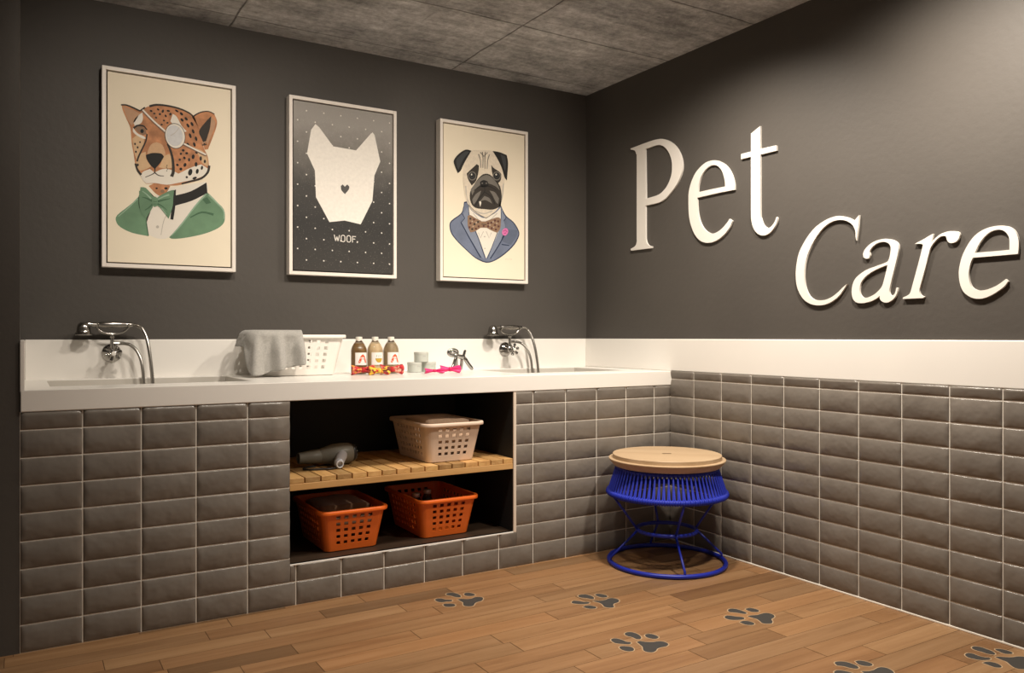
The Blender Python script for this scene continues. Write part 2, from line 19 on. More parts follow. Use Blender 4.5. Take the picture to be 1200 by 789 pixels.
CHEETAH = [(1,'green',[(-0.1412,-0.0992),(-0.145,-0.1297),(-0.1848,-0.1742),(-0.2339,-0.2216),(-0.2388,-0.2491),(-0.2217,-0.2749),(-0.1724,-0.2987),(-0.1009,-0.3104),(-0.0997,-0.302),(-0.1073,-0.2433),(-0.0908,-0.1869),(-0.0908,-0.1248)]),(1,'green',[(-0.0099,-0.31),(0.045,-0.239),(0.1047,-0.1496),(0.1627,-0.0761),(0.1722,-0.0867),(0.2065,-0.1194),(0.241,-0.1554),(0.2465,-0.2026),(0.2341,-0.2323),(0.1996,-0.2592),(0.1383,-0.2863),(0.0582,-0.3085),(0.0057,-0.316)]),(1,'white',[(-0.0997,-0.3048),(-0.1098,-0.2435),(-0.1035,-0.1811),(-0.0717,-0.1231),(-0.0048,-0.0723),(0.1586,-0.028),(0.1654,-0.073),(0.1047,-0.1496),(0.045,-0.239),(-0.0099,-0.31),(-0.0589,-0.3187)]),(2,'lightgreen',[(0.168,-0.093),(0.2039,-0.1264),(0.2371,-0.1627),(0.2403,-0.2032),(0.2445,-0.2026),(0.2421,-0.1598),(0.209,-0.1211),(0.1738,-0.0864)]),(2,'lightgreen',[(0.1556,-0.0826),(0.1021,-0.1533),(0.0455,-0.24),(-0.001,-0.2997),(0.0019,-0.3023),(0.0496,-0.2433),(0.1073,-0.1573),(0.1617,-0.0876)]),(2,'lightgreen',[(-0.1497,-0.1346),(-0.1864,-0.1791),(-0.2302,-0.2252),(-0.2278,-0.2281),(-0.1831,-0.1828),(-0.1453,-0.139)]),(2,'darkgreen',[(-0.1123,-0.251),(-0.1069,-0.285),(-0.1028,-0.3081),(-0.0991,-0.3071),(-0.1025,-0.2839),(-0.1073,-0.2498)]),(2,'darkgreen',[(0.0858,-0.2103),(0.1388,-0.1823),(0.1917,-0.1909),(0.1938,-0.1794),(0.1378,-0.1739),(0.0836,-0.2054)]),(2,'darkgreen',[(0.141,-0.1152),(0.1627,-0.1018),(0.1818,-0.1288),(0.1586,-0.1365)]),(2,'shade',[(-0.0065,-0.172),(-0.0347,-0.2304),(-0.0474,-0.3011),(-0.0448,-0.3014),(-0.0317,-0.2313),(-0.003,-0.1737)]),(2,'shade',[(-0.0551,-0.263),(-0.0559,-0.2665),(-0.0583,-0.2692),(-0.0615,-0.2704),(-0.0647,-0.2697),(-0.067,-0.2673),(-0.0679,-0.2639),(-0.067,-0.2604),(-0.0647,-0.2577),(-0.0615,-0.2565),(-0.0583,-0.2572),(-0.0559,-0.2596)]),(2,'black',[(0.0083,-0.1102),(0.0847,-0.0821),(0.16,-0.0307),(0.1641,-0.0817),(0.0913,-0.1267),(0.0135,-0.1574)]),(2,'orange',[(-0.0997,-0.0732),(-0.0653,-0.056),(-0.0048,-0.064),(-0.0229,-0.0992),(-0.0487,-0.1182),(-0.0717,-0.1037)]),(3,'brown',[(-0.0307,-0.0915),(-0.0319,-0.0958),(-0.0352,-0.0992),(-0.0397,-0.1007),(-0.0442,-0.1),(-0.0475,-0.0973),(-0.0487,-0.0932),(-0.0475,-0.0889),(-0.0442,-0.0856),(-0.0397,-0.084),(-0.0352,-0.0847),(-0.0319,-0.0875)]),(3,'black',[(-0.0164,-0.0762),(-0.0175,-0.0791),(-0.0203,-0.0814),(-0.0242,-0.0826),(-0.0281,-0.0822),(-0.0309,-0.0804),(-0.0319,-0.0777),(-0.0309,-0.0749),(-0.0281,-0.0725),(-0.0242,-0.0714),(-0.0203,-0.0718),(-0.0175,-0.0736)]),(3,'black',[(-0.0602,-0.0805),(-0.0609,-0.0826),(-0.0628,-0.0843),(-0.0653,-0.0851),(-0.0679,-0.0848),(-0.0697,-0.0835),(-0.0704,-0.0814),(-0.0697,-0.0793),(-0.0679,-0.0776),(-0.0653,-0.0768),(-0.0628,-0.0771),(-0.0609,-0.0784)]),(3,'orange',[(-0.2155,0.2912),(-0.1946,0.2929),(-0.1662,0.2849),(-0.1375,0.2755),(-0.1224,0.2873),(-0.1035,0.3011),(-0.0653,0.3152),(-0.0203,0.3192),(0.0318,0.3143),(0.078,0.3),(0.1007,0.2863),(0.1195,0.2379),(0.1356,0.1803),(0.1491,0.1321),(0.1654,0.0957),(0.1709,0.0419),(0.1586,0.0048),(0.1248,-0.0229),(0.078,-0.0417),(0.0253,-0.0582),(-0.0203,-0.0627),(-0.0717,-0.0594),(-0.1098,-0.0646),(-0.1249,-0.0482),(-0.1349,-0.0259),(-0.1475,-0.004),(-0.1574,0.0223),(-0.1649,0.0734),(-0.1724,0.1161),(-0.1761,0.1675),(-0.1798,0.1944),(-0.1934,0.2264),(-0.2094,0.2649)]),(3,'orange',[(0.0927,0.2809),(0.1114,0.2963),(0.1383,0.3116),(0.1681,0.3188),(0.1955,0.3099),(0.2092,0.276),(0.2037,0.2393),(0.1873,0.1898),(0.1668,0.1329),(0.1518,0.1282),(0.1356,0.1803),(0.1181,0.2377)]),(4,'tan',[(-0.2094,0.288),(-0.1724,0.2772),(-0.1387,0.2643),(-0.1562,0.2276),(-0.1736,0.2033),(-0.1922,0.2334)]),(4,'dark',[(-0.2181,0.2887),(-0.1954,0.2907),(-0.1675,0.2826),(-0.1374,0.2715),(-0.1139,0.292),(-0.1183,0.2981),(-0.1375,0.2794),(-0.1648,0.2899),(-0.1939,0.2979),(-0.2178,0.2955)]),(4,'dark',[(0.1248,0.2144),(0.1491,0.2562),(0.1818,0.2979),(0.1763,0.2399),(0.1627,0.1895),(0.1505,0.1508),(0.137,0.1805)]),(4,'tan',[(0.1818,0.295),(0.201,0.2748),(0.1968,0.2428),(0.1777,0.1914),(0.1641,0.1525),(0.16,0.1834),(0.1736,0.2309)]),(4,'dark',[(0.0973,0.2773),(0.1155,0.2941),(0.1416,0.3093),(0.1704,0.3154),(0.196,0.3066),(0.1977,0.3107),(0.1713,0.3203),(0.1405,0.3147),(0.1127,0.2994),(0.0934,0.2825)]),(4,'dark',[(-0.0961,0.2982),(-0.0652,0.3101),(-0.021,0.3133),(0.0307,0.3091),(0.0765,0.2954),(0.0963,0.2807),(0.0998,0.2855),(0.0796,0.3018),(0.0329,0.3168),(-0.0197,0.3222),(-0.0655,0.3201),(-0.0981,0.3087)]),(5,'tan',[(0.1417,0.1584),(0.1634,0.1668),(0.162,0.1723),(0.1404,0.1637)]),(5,'dark',[(0.1387,0.1465),(0.1603,0.1521),(0.1596,0.1577),(0.138,0.1521)]),(4,'white',[(-0.1649,0.2236),(-0.1475,0.2508),(-0.1274,0.2701),(-0.1249,0.2402),(-0.1349,0.2168),(-0.1599,0.2024)]),(4,'white',[(-0.0048,0.246),(0.0057,0.2824),(0.0239,0.2712),(0.045,0.2319),(0.0687,0.207),(0.045,0.1968),(0.0187,0.2186)]),(4,'pale',[(-0.1699,0.141),(-0.1475,0.1644),(-0.1199,0.153),(-0.1224,0.1197),(-0.1375,0.0766),(-0.15,0.0423),(-0.1574,0.0606),(-0.1649,0.1007)]),(4,'palest',[(-0.0895,0.1239),(-0.0653,0.138),(-0.0397,0.1272),(-0.0268,0.0898),(-0.0332,0.0724),(-0.0717,0.0817),(-0.1035,0.0697),(-0.1047,0.0875)]),(4,'pale',[(-0.0358,0.0721),(-0.0099,0.089),(0.0031,0.0654),(0.0031,0.0235),(-0.0268,0.0174),(-0.0564,0.0197),(-0.0461,0.0403)]),(4,'pale',[(-0.1537,0.0391),(-0.1349,0.0742),(-0.1123,0.0865),(-0.1098,0.0524),(-0.0895,0.0202),(-0.1098,0.0056),(-0.1349,-0.0054),(-0.1475,0.007)]),(4,'pale',[(0.098,0.133),(0.141,0.1212),(0.1627,0.0896),(0.1681,0.0473),(0.141,0.0614),(0.1195,0.1044)]),(5,'white',[(-0.1349,-0.0246),(-0.1224,-0.0068),(-0.0946,0.0073),(-0.0743,-0.0071),(-0.0397,0.0132),(-0.0048,0.0142),(0.0318,-0.0014),(0.0847,0.0324),(0.1356,0.0551),(0.1654,0.0384),(0.1559,0.0088),(0.1181,-0.015),(0.078,-0.0304),(0.0253,-0.047),(-0.0203,-0.0599),(-0.0717,-0.0567),(-0.1098,-0.0632),(-0.1249,-0.0482)]),(5,'white',[(-0.1674,0.1932),(-0.1475,0.1686),(-0.1199,0.1585),(-0.1123,0.1484),(-0.1249,0.1468),(-0.1525,0.1597),(-0.1674,0.1742)]),(6,'black',[(-0.1123,0.0714),(-0.0844,0.0843),(-0.0461,0.0861),(-0.0332,0.0724),(-0.0512,0.0383),(-0.073,0.0096),(-0.0908,0.0242),(-0.1073,0.0499)]),(6,'dark',[(-0.0755,0.0123),(-0.0761,-0.0061),(-0.0903,-0.0182),(-0.1153,-0.0322),(-0.1144,-0.0347),(-0.0888,-0.0214),(-0.0724,-0.0081),(-0.0704,0.0125)]),(6,'dark',[(-0.0757,-0.0095),(-0.057,-0.0211),(-0.0334,-0.0208),(-0.0331,-0.018),(-0.0557,-0.0171),(-0.0728,-0.0047)]),(6,'brown',[(-0.1599,0.1942),(-0.1375,0.2055),(-0.1148,0.1949),(-0.1085,0.1709),(-0.1249,0.1633),(-0.1475,0.1768)]),(7,'dark',[(-0.1626,0.1871),(-0.1467,0.2016),(-0.1237,0.2029),(-0.1091,0.1883),(-0.1054,0.1925),(-0.1211,0.2095),(-0.1482,0.2094),(-0.1673,0.1946)]),(7,'black',[(-0.1211,0.183),(-0.1221,0.1782),(-0.1249,0.1742),(-0.1287,0.1724),(-0.1324,0.1732),(-0.1352,0.1763),(-0.1362,0.181),(-0.1352,0.1859),(-0.1324,0.1898),(-0.1287,0.1916),(-0.1249,0.1908),(-0.1221,0.1877)]),(6,'dark',[(-0.1104,0.1713),(-0.1154,0.1382),(-0.1331,0.0952),(-0.1471,0.0605),(-0.1535,0.0376),(-0.1464,0.036),(-0.1404,0.0584),(-0.1268,0.0928),(-0.1092,0.1367),(-0.1041,0.171)]),(6,'dark',[(-0.0213,0.1333),(-0.0094,0.1042),(-0.0001,0.0614),(0.0014,0.007),(-0.007,-0.0168),(0.0079,-0.0206),(0.0151,0.0075),(0.0115,0.0644),(-0.0001,0.1086),(-0.0142,0.1378)]),(6,'dark',[(-0.161,0.0247),(-0.1514,-0.0066),(-0.1365,-0.028),(-0.1284,-0.0206),(-0.1436,-0.0014),(-0.1539,0.0281)]),(6,'dark',[(0.1662,0.0542),(0.1608,0.0223),(0.1334,-0.0091),(0.0863,-0.0283),(0.0441,-0.046),(0.0459,-0.0525),(0.0884,-0.0363),(0.1378,-0.0174),(0.1701,0.0173),(0.1782,0.0527)]),(7,'black',[(-0.0836,0.2811),(-0.0858,0.2788),(-0.0898,0.2782),(-0.0936,0.2797),(-0.0956,0.2825),(-0.0947,0.2853),(-0.0914,0.2868),(-0.0872,0.2862),(-0.0841,0.284)]),(7,'dark',[(-0.0704,0.2729),(-0.0716,0.27),(-0.0746,0.2681),(-0.0781,0.2681),(-0.0803,0.27),(-0.0803,0.2729),(-0.0781,0.2753),(-0.0746,0.2763),(-0.0716,0.2753)]),(7,'black',[(-0.054,0.2902),(-0.0568,0.2889),(-0.0605,0.2898),(-0.0635,0.2927),(-0.0644,0.2962),(-0.0627,0.2986),(-0.0592,0.2988),(-0.0556,0.2967),(-0.0536,0.2933)]),(7,'dark',[(-0.0461,0.2736),(-0.0473,0.2698),(-0.0503,0.2675),(-0.0538,0.2677),(-0.0561,0.2702),(-0.0561,0.274),(-0.0538,0.2773),(-0.0503,0.2784),(-0.0473,0.2771)]),(7,'dark',[(-0.0635,0.2517),(-0.0657,0.2497),(-0.069,0.2496),(-0.0717,0.2515),(-0.0727,0.2545),(-0.0714,0.2571),(-0.0684,0.2582),(-0.0652,0.2573),(-0.0633,0.2548)]),(7,'dark',[(-0.0335,0.2874),(-0.0364,0.2824),(-0.0401,0.2803),(-0.0431,0.2821),(-0.0438,0.287),(-0.042,0.2925),(-0.0385,0.2963),(-0.0349,0.2965),(-0.033,0.2931)]),(7,'black',[(-0.0223,0.2626),(-0.0252,0.2623),(-0.0282,0.2647),(-0.03,0.2689),(-0.0297,0.2725),(-0.0274,0.2743),(-0.0242,0.2732),(-0.0216,0.2698),(-0.0209,0.2656)]),(7,'black',[(-0.0062,0.2933),(-0.0084,0.2906),(-0.0132,0.2894),(-0.0183,0.2901),(-0.0213,0.2924),(-0.0208,0.2954),(-0.0171,0.2974),(-0.0118,0.2977),(-0.0075,0.296)]),(7,'dark',[(0.0001,0.2783),(-0.0024,0.2742),(-0.0061,0.2726),(-0.0091,0.2742),(-0.0101,0.2783),(-0.0086,0.283),(-0.0053,0.2861),(-0.0017,0.2861),(0.0004,0.283)]),(7,'dark',[(-0.0284,0.2436),(-0.0304,0.2413),(-0.0337,0.2407),(-0.0368,0.2419),(-0.0382,0.2447),(-0.0373,0.2474),(-0.0345,0.249),(-0.0311,0.2487),(-0.0287,0.2466)]),(7,'dark',[(-0.0125,0.2367),(-0.0138,0.2337),(-0.0168,0.2319),(-0.0203,0.2319),(-0.0226,0.2338),(-0.0226,0.2367),(-0.0203,0.2391),(-0.0168,0.2401),(-0.0138,0.2391)]),(7,'dark',[(-0.0806,0.2382),(-0.0815,0.2354),(-0.0838,0.2337),(-0.0864,0.2338),(-0.088,0.2357),(-0.088,0.2386),(-0.0864,0.241),(-0.0838,0.2418),(-0.0815,0.2407)]),(7,'dark',[(-0.0384,0.2247),(-0.0396,0.2218),(-0.0426,0.22),(-0.0461,0.22),(-0.0484,0.2219),(-0.0484,0.2247),(-0.0461,0.2272),(-0.0426,0.2282),(-0.0396,0.2272)]),(7,'black',[(0.0315,0.2946),(0.0283,0.2933),(0.023,0.2946),(0.0182,0.2981),(0.0161,0.3021),(0.0177,0.3047),(0.0221,0.3046),(0.0275,0.302),(0.0312,0.2981)]),(7,'black',[(0.0515,0.2821),(0.0476,0.2806),(0.0424,0.2826),(0.0385,0.2872),(0.0376,0.2922),(0.0401,0.2954),(0.0449,0.2952),(0.0498,0.2915),(0.0524,0.2864)]),(7,'black',[(0.0721,0.2605),(0.068,0.2594),(0.0631,0.2619),(0.0596,0.267),(0.0591,0.2721),(0.0619,0.275),(0.0666,0.2742),(0.0711,0.2702),(0.0733,0.2649)]),(7,'black',[(0.0535,0.2523),(0.0495,0.2512),(0.0446,0.2537),(0.0411,0.2588),(0.0406,0.2639),(0.0434,0.2668),(0.0481,0.266),(0.0526,0.2619),(0.0547,0.2565)]),(7,'black',[(0.0794,0.2268),(0.0752,0.2268),(0.0704,0.2309),(0.0674,0.2374),(0.0675,0.2432),(0.0706,0.2456),(0.0754,0.2434),(0.0795,0.2377),(0.0811,0.2312)]),(7,'black',[(0.098,0.2365),(0.0938,0.2363),(0.0891,0.2405),(0.086,0.247),(0.0861,0.2529),(0.0892,0.2552),(0.094,0.2531),(0.0982,0.2474),(0.0997,0.2409)]),(7,'black',[(0.1017,0.2007),(0.0976,0.2014),(0.0937,0.2066),(0.0918,0.2137),(0.0929,0.2195),(0.0963,0.2213),(0.1005,0.2182),(0.1036,0.2117),(0.1041,0.2048)]),(7,'black',[(0.0888,0.1765),(0.0846,0.1775),(0.0805,0.1834),(0.0783,0.1914),(0.0791,0.1977),(0.0825,0.1995),(0.087,0.1958),(0.0903,0.1885),(0.091,0.1808)]),(7,'black',[(0.1142,0.1666),(0.1102,0.1677),(0.1068,0.1732),(0.1055,0.1806),(0.107,0.1864),(0.1106,0.1879),(0.1145,0.1843),(0.117,0.1774),(0.1169,0.1704)]),(7,'black',[(0.107,0.1376),(0.1029,0.1384),(0.0991,0.1435),(0.0972,0.1507),(0.0982,0.1565),(0.1016,0.1583),(0.1059,0.1551),(0.109,0.1486),(0.1094,0.1416)]),(7,'black',[(0.078,0.1373),(0.0741,0.1367),(0.0702,0.1397),(0.0681,0.1446),(0.0687,0.1494),(0.0719,0.1517),(0.076,0.1505),(0.0793,0.1463),(0.0801,0.1411)]),(7,'black',[(0.0591,0.1117),(0.0565,0.1086),(0.0522,0.1077),(0.0482,0.1094),(0.0464,0.113),(0.0477,0.1168),(0.0513,0.119),(0.0557,0.1185),(0.0588,0.1157)]),(7,'black',[(0.0753,0.1007),(0.0732,0.0972),(0.069,0.0955),(0.0647,0.0965),(0.0623,0.0997),(0.0629,0.1035),(0.0663,0.1063),(0.0708,0.1067),(0.0743,0.1045)]),(7,'dark',[(0.0476,0.0959),(0.0464,0.0921),(0.0432,0.0898),(0.0397,0.0901),(0.0374,0.0927),(0.0374,0.0966),(0.0397,0.0998),(0.0432,0.1009),(0.0464,0.0993)]),(7,'black',[(0.0624,0.0725),(0.0588,0.071),(0.0549,0.0725),(0.0525,0.0763),(0.0528,0.0806),(0.0555,0.0835),(0.0595,0.0835),(0.0629,0.0806),(0.064,0.0763)]),(7,'dark',[(0.0423,0.0671),(0.0411,0.0634),(0.038,0.0611),(0.0344,0.0614),(0.0321,0.064),(0.0321,0.0679),(0.0344,0.0711),(0.038,0.0722),(0.0411,0.0706)]),(7,'dark',[(0.0847,0.072),(0.0834,0.0664),(0.0803,0.0631),(0.0767,0.0637),(0.0744,0.0679),(0.0744,0.0737),(0.0767,0.0784),(0.0803,0.0798),(0.0834,0.0773)]),(7,'black',[(0.1046,0.0873),(0.1019,0.08),(0.0973,0.0764),(0.0931,0.0781),(0.0912,0.0842),(0.0925,0.092),(0.0963,0.0978),(0.101,0.0988),(0.1043,0.0946)]),(7,'black',[(0.1208,0.1145),(0.1192,0.1079),(0.1153,0.104),(0.1107,0.1047),(0.1078,0.1096),(0.1078,0.1163),(0.1107,0.122),(0.1153,0.1237),(0.1192,0.1207)]),(7,'black',[(0.0322,0.0372),(0.0292,0.0346),(0.025,0.0345),(0.0215,0.0371),(0.0203,0.041),(0.0221,0.0445),(0.026,0.046),(0.0301,0.0447),(0.0326,0.0412)]),(7,'black',[(0.0489,0.0229),(0.0474,0.0182),(0.0435,0.0154),(0.039,0.0157),(0.0361,0.0191),(0.0361,0.0239),(0.039,0.0279),(0.0435,0.0292),(0.0474,0.0272)]),(7,'black',[(0.067,0.0422),(0.0635,0.0364),(0.0588,0.0341),(0.055,0.0364),(0.0539,0.0422),(0.056,0.0488),(0.0604,0.0531),(0.065,0.0531),(0.0676,0.0488)]),(7,'black',[(0.0937,0.0096),(0.0889,-0.0008),(0.0822,-0.0056),(0.0766,-0.0025),(0.0748,0.007),(0.0776,0.0185),(0.0838,0.0266),(0.0903,0.0275),(0.0942,0.0208)]),(7,'black',[(0.1181,0.0531),(0.1165,0.0456),(0.1126,0.0413),(0.1081,0.0422),(0.1051,0.0478),(0.1051,0.0555),(0.1081,0.0618),(0.1126,0.0637),(0.1165,0.0602)]),(7,'black',[(0.1234,0.0184),(0.1205,0.0103),(0.1159,0.0062),(0.1117,0.0081),(0.1098,0.015),(0.1113,0.0238),(0.1153,0.0303),(0.12,0.0314),(0.1232,0.0267)]),(7,'dark',[(0.1436,0.0379),(0.1413,0.0316),(0.1376,0.0284),(0.1342,0.0298),(0.1328,0.0353),(0.1339,0.0421),(0.1371,0.0472),(0.1409,0.0481),(0.1435,0.0444)]),(7,'dark',[(0.1383,0.0838),(0.1371,0.0764),(0.1339,0.0721),(0.1302,0.0731),(0.1279,0.0787),(0.1279,0.0865),(0.1302,0.0928),(0.1339,0.0945),(0.1371,0.091)]),(7,'dark',[(0.1573,0.0718),(0.156,0.0661),(0.1528,0.0628),(0.1491,0.0634),(0.1468,0.0676),(0.1468,0.0735),(0.1491,0.0782),(0.1528,0.0797),(0.156,0.0771)]),(7,'black',[(0.1148,-0.0101),(0.1136,-0.0145),(0.1083,-0.0192),(0.1013,-0.0219),(0.0959,-0.0214),(0.0946,-0.0178),(0.0981,-0.013),(0.1046,-0.0091),(0.1112,-0.0079)]),(7,'dark',[(0.074,-0.0139),(0.0728,-0.0177),(0.0697,-0.0199),(0.0661,-0.0196),(0.0638,-0.0169),(0.0638,-0.013),(0.0661,-0.0098),(0.0697,-0.0088),(0.0728,-0.0104)]),(7,'dark',[(-0.1437,0.1033),(-0.1446,0.0997),(-0.1468,0.0976),(-0.1493,0.0979),(-0.151,0.1005),(-0.151,0.1043),(-0.1493,0.1073),(-0.1468,0.1083),(-0.1446,0.1067)]),(7,'dark',[(-0.1512,0.0818),(-0.1521,0.0782),(-0.1543,0.0761),(-0.1568,0.0764),(-0.1585,0.0791),(-0.1585,0.0828),(-0.1568,0.0859),(-0.1543,0.0869),(-0.1521,0.0854)]),(7,'dark',[(-0.1337,0.1292),(-0.1346,0.1265),(-0.1368,0.1248),(-0.1393,0.1249),(-0.141,0.1269),(-0.141,0.1298),(-0.1393,0.1321),(-0.1368,0.1329),(-0.1346,0.1319)]),(7,'dark',[(-0.1425,0.0212),(-0.1436,0.0167),(-0.1466,0.014),(-0.15,0.0145),(-0.1522,0.0178),(-0.1522,0.0225),(-0.15,0.0263),(-0.1466,0.0275),(-0.1436,0.0255)]),(7,'dark',[(-0.155,0.1183),(-0.1558,0.1147),(-0.158,0.1126),(-0.1606,0.1129),(-0.1622,0.1157),(-0.1622,0.1193),(-0.1606,0.1224),(-0.158,0.1233),(-0.1558,0.1218)]),(7,'dark',[(0.0451,0.1687),(0.0451,0.1686),(0.045,0.1685),(0.0449,0.1685),(0.0448,0.1686),(0.0448,0.1687),(0.0449,0.1688),(0.045,0.1688),(0.0451,0.1687)]),(6,'dark',[(-0.0173,0.0324),(-0.0186,0.0298),(-0.0211,0.0296),(-0.0224,0.0318),(-0.0211,0.0344),(-0.0186,0.0347)]),(6,'dark',[(-0.019,0.0239),(-0.0203,0.0213),(-0.0229,0.021),(-0.0242,0.0233),(-0.0229,0.0258),(-0.0203,0.0261)]),(6,'dark',[(-0.0152,0.0159),(-0.0165,0.0133),(-0.0191,0.0131),(-0.0204,0.0153),(-0.0191,0.0179),(-0.0165,0.0182)]),(6,'dark',[(-0.0183,0.0072),(-0.0196,0.0046),(-0.0222,0.0044),(-0.0235,0.0066),(-0.0222,0.0092),(-0.0196,0.0095)]),(8,'strapshade',[(-0.1314,0.2748),(-0.0821,0.228),(-0.0294,0.1824),(-0.0215,0.1926),(-0.0741,0.238),(-0.1234,0.2846)]),(9,'white',[(-0.1286,0.2796),(-0.0805,0.2327),(-0.0265,0.1886),(-0.0218,0.195),(-0.0757,0.2389),(-0.1237,0.2856)]),(8,'strapshade',[(0.0506,0.1376),(0.1023,0.1171),(0.1548,0.0949),(0.1597,0.1058),(0.1071,0.1279),(0.0552,0.1483)]),(9,'white',[(0.054,0.1427),(0.1032,0.122),(0.1558,0.1012),(0.1588,0.108),(0.1062,0.1287),(0.057,0.1494)]),(10,'dark',[(0.0611,0.1937),(0.0627,0.1801),(0.0619,0.1664),(0.0588,0.1533),(0.0535,0.1414),(0.0464,0.1314),(0.0378,0.1237),(0.0281,0.1187),(0.0178,0.1167),(0.0075,0.1178),(-0.0024,0.1218),(-0.0113,0.1286),(-0.0189,0.1378),(-0.0246,0.149),(-0.0284,0.1616),(-0.0299,0.175),(-0.0291,0.1885),(-0.0261,0.2015),(-0.021,0.2133),(-0.014,0.2233),(-0.0055,0.2311),(0.0042,0.2362),(0.0144,0.2383),(0.0247,0.2375),(0.0347,0.2336),(0.0437,0.2268),(0.0514,0.2176),(0.0573,0.2064)]),(11,'white',[(0.0585,0.1927),(0.06,0.1798),(0.0593,0.1668),(0.0564,0.1543),(0.0515,0.143),(0.0448,0.1334),(0.0367,0.1261),(0.0275,0.1214),(0.0178,0.1195),(0.0081,0.1206),(-0.0012,0.1244),(-0.0097,0.131),(-0.0168,0.1399),(-0.0223,0.1505),(-0.0258,0.1625),(-0.0273,0.1753),(-0.0266,0.1883),(-0.0238,0.2005),(-0.019,0.2118),(-0.0124,0.2213),(-0.0044,0.2287),(0.0047,0.2335),(0.0144,0.2355),(0.0241,0.2346),(0.0335,0.2309),(0.0421,0.2245),(0.0493,0.2156),(0.0549,0.2049)]),(12,'patch',[(0.0494,0.1915),(0.0507,0.1804),(0.0501,0.1693),(0.0477,0.1586),(0.0435,0.1489),(0.0379,0.1408),(0.031,0.1345),(0.0233,0.1305),(0.0151,0.1289),(0.0068,0.1298),(-0.0011,0.1332),(-0.0083,0.1388),(-0.0144,0.1463),(-0.0191,0.1555),(-0.0221,0.1658),(-0.0234,0.1768),(-0.0228,0.1878),(-0.0204,0.1984),(-0.0163,0.208),(-0.0108,0.2163),(-0.004,0.2226),(0.0037,0.2266),(0.0119,0.2282),(0.0202,0.2275),(0.0282,0.2242),(0.0354,0.2188),(0.0416,0.2111),(0.0463,0.2019)]),(13,'shade',[(-0.0039,0.1748),(0.017,0.192),(0.0352,0.2201),(0.0337,0.2212),(0.0152,0.1938),(-0.0056,0.1776)]),(5,'black',[(0.0004,-0.0914),(0.02,-0.0783),(0.0174,-0.157),(0.0083,-0.2249),(-0.0048,-0.2231),(0.0004,-0.1585)]),(5,'black',[(-0.1171,-0.0884),(-0.0964,-0.108),(-0.0782,-0.1251),(-0.0755,-0.1219),(-0.0928,-0.1037),(-0.1126,-0.0831)]),(5,'black',[(-0.1437,-0.1298),(-0.1405,-0.1782),(-0.1196,-0.2194),(-0.1151,-0.2165),(-0.1344,-0.1759),(-0.1362,-0.1287)]),(7,'green',[(-0.1349,-0.0822),(-0.1148,-0.083),(-0.0946,-0.1031),(-0.0806,-0.128),(-0.0806,-0.1653),(-0.0908,-0.1883),(-0.1098,-0.2256),(-0.1274,-0.2105),(-0.1387,-0.1785),(-0.1412,-0.1321)]),(7,'green',[(-0.0679,-0.1296),(-0.0397,-0.1063),(-0.0048,-0.0863),(0.0122,-0.0819),(0.0083,-0.1158),(0.0057,-0.158),(-0.0048,-0.198),(-0.0125,-0.2209),(-0.0307,-0.1973),(-0.0512,-0.1712),(-0.0679,-0.1615)]),(8,'darkgreen',[(-0.129,-0.1296),(-0.1084,-0.1365),(-0.0828,-0.1498),(-0.0784,-0.1394),(-0.1061,-0.1299),(-0.1283,-0.1269)]),(8,'darkgreen',[(-0.115,-0.1906),(-0.0951,-0.1761),(-0.0775,-0.1574),(-0.0838,-0.1511),(-0.0991,-0.1711),(-0.1171,-0.1873)]),(8,'darkgreen',[(-0.005,-0.1227),(-0.034,-0.1302),(-0.0678,-0.1395),(-0.0655,-0.1501),(-0.0325,-0.1368),(-0.0045,-0.1253)]),(8,'darkgreen',[(-0.0195,-0.18),(-0.0421,-0.1597),(-0.065,-0.1491),(-0.0682,-0.157),(-0.0449,-0.1646),(-0.0211,-0.1823)]),(8,'lightgreen',[(-0.1285,-0.1024),(-0.1114,-0.115),(-0.0918,-0.1356),(-0.0873,-0.1303),(-0.1081,-0.1105),(-0.1263,-0.0989)]),(8,'lightgreen',[(-0.0112,-0.1025),(-0.0344,-0.114),(-0.0598,-0.1312),(-0.0581,-0.1348),(-0.0321,-0.1196),(-0.0087,-0.1102)]),(8,'lightgreen',[(-0.0213,-0.2009),(-0.042,-0.1719),(-0.0451,-0.1747),(-0.0245,-0.2036)]),(9,'green',[(-0.0844,-0.127),(-0.0743,-0.1205),(-0.064,-0.1265),(-0.0602,-0.147),(-0.0653,-0.1668),(-0.0768,-0.1705),(-0.0857,-0.1547)]),(10,'darkgreen',[(-0.0807,-0.146),(-0.0641,-0.1459),(-0.0639,-0.1432),(-0.0805,-0.1432)]),(10,'darkgreen',[(-0.0794,-0.1583),(-0.0653,-0.1571),(-0.0653,-0.1543),(-0.0794,-0.1556)])]
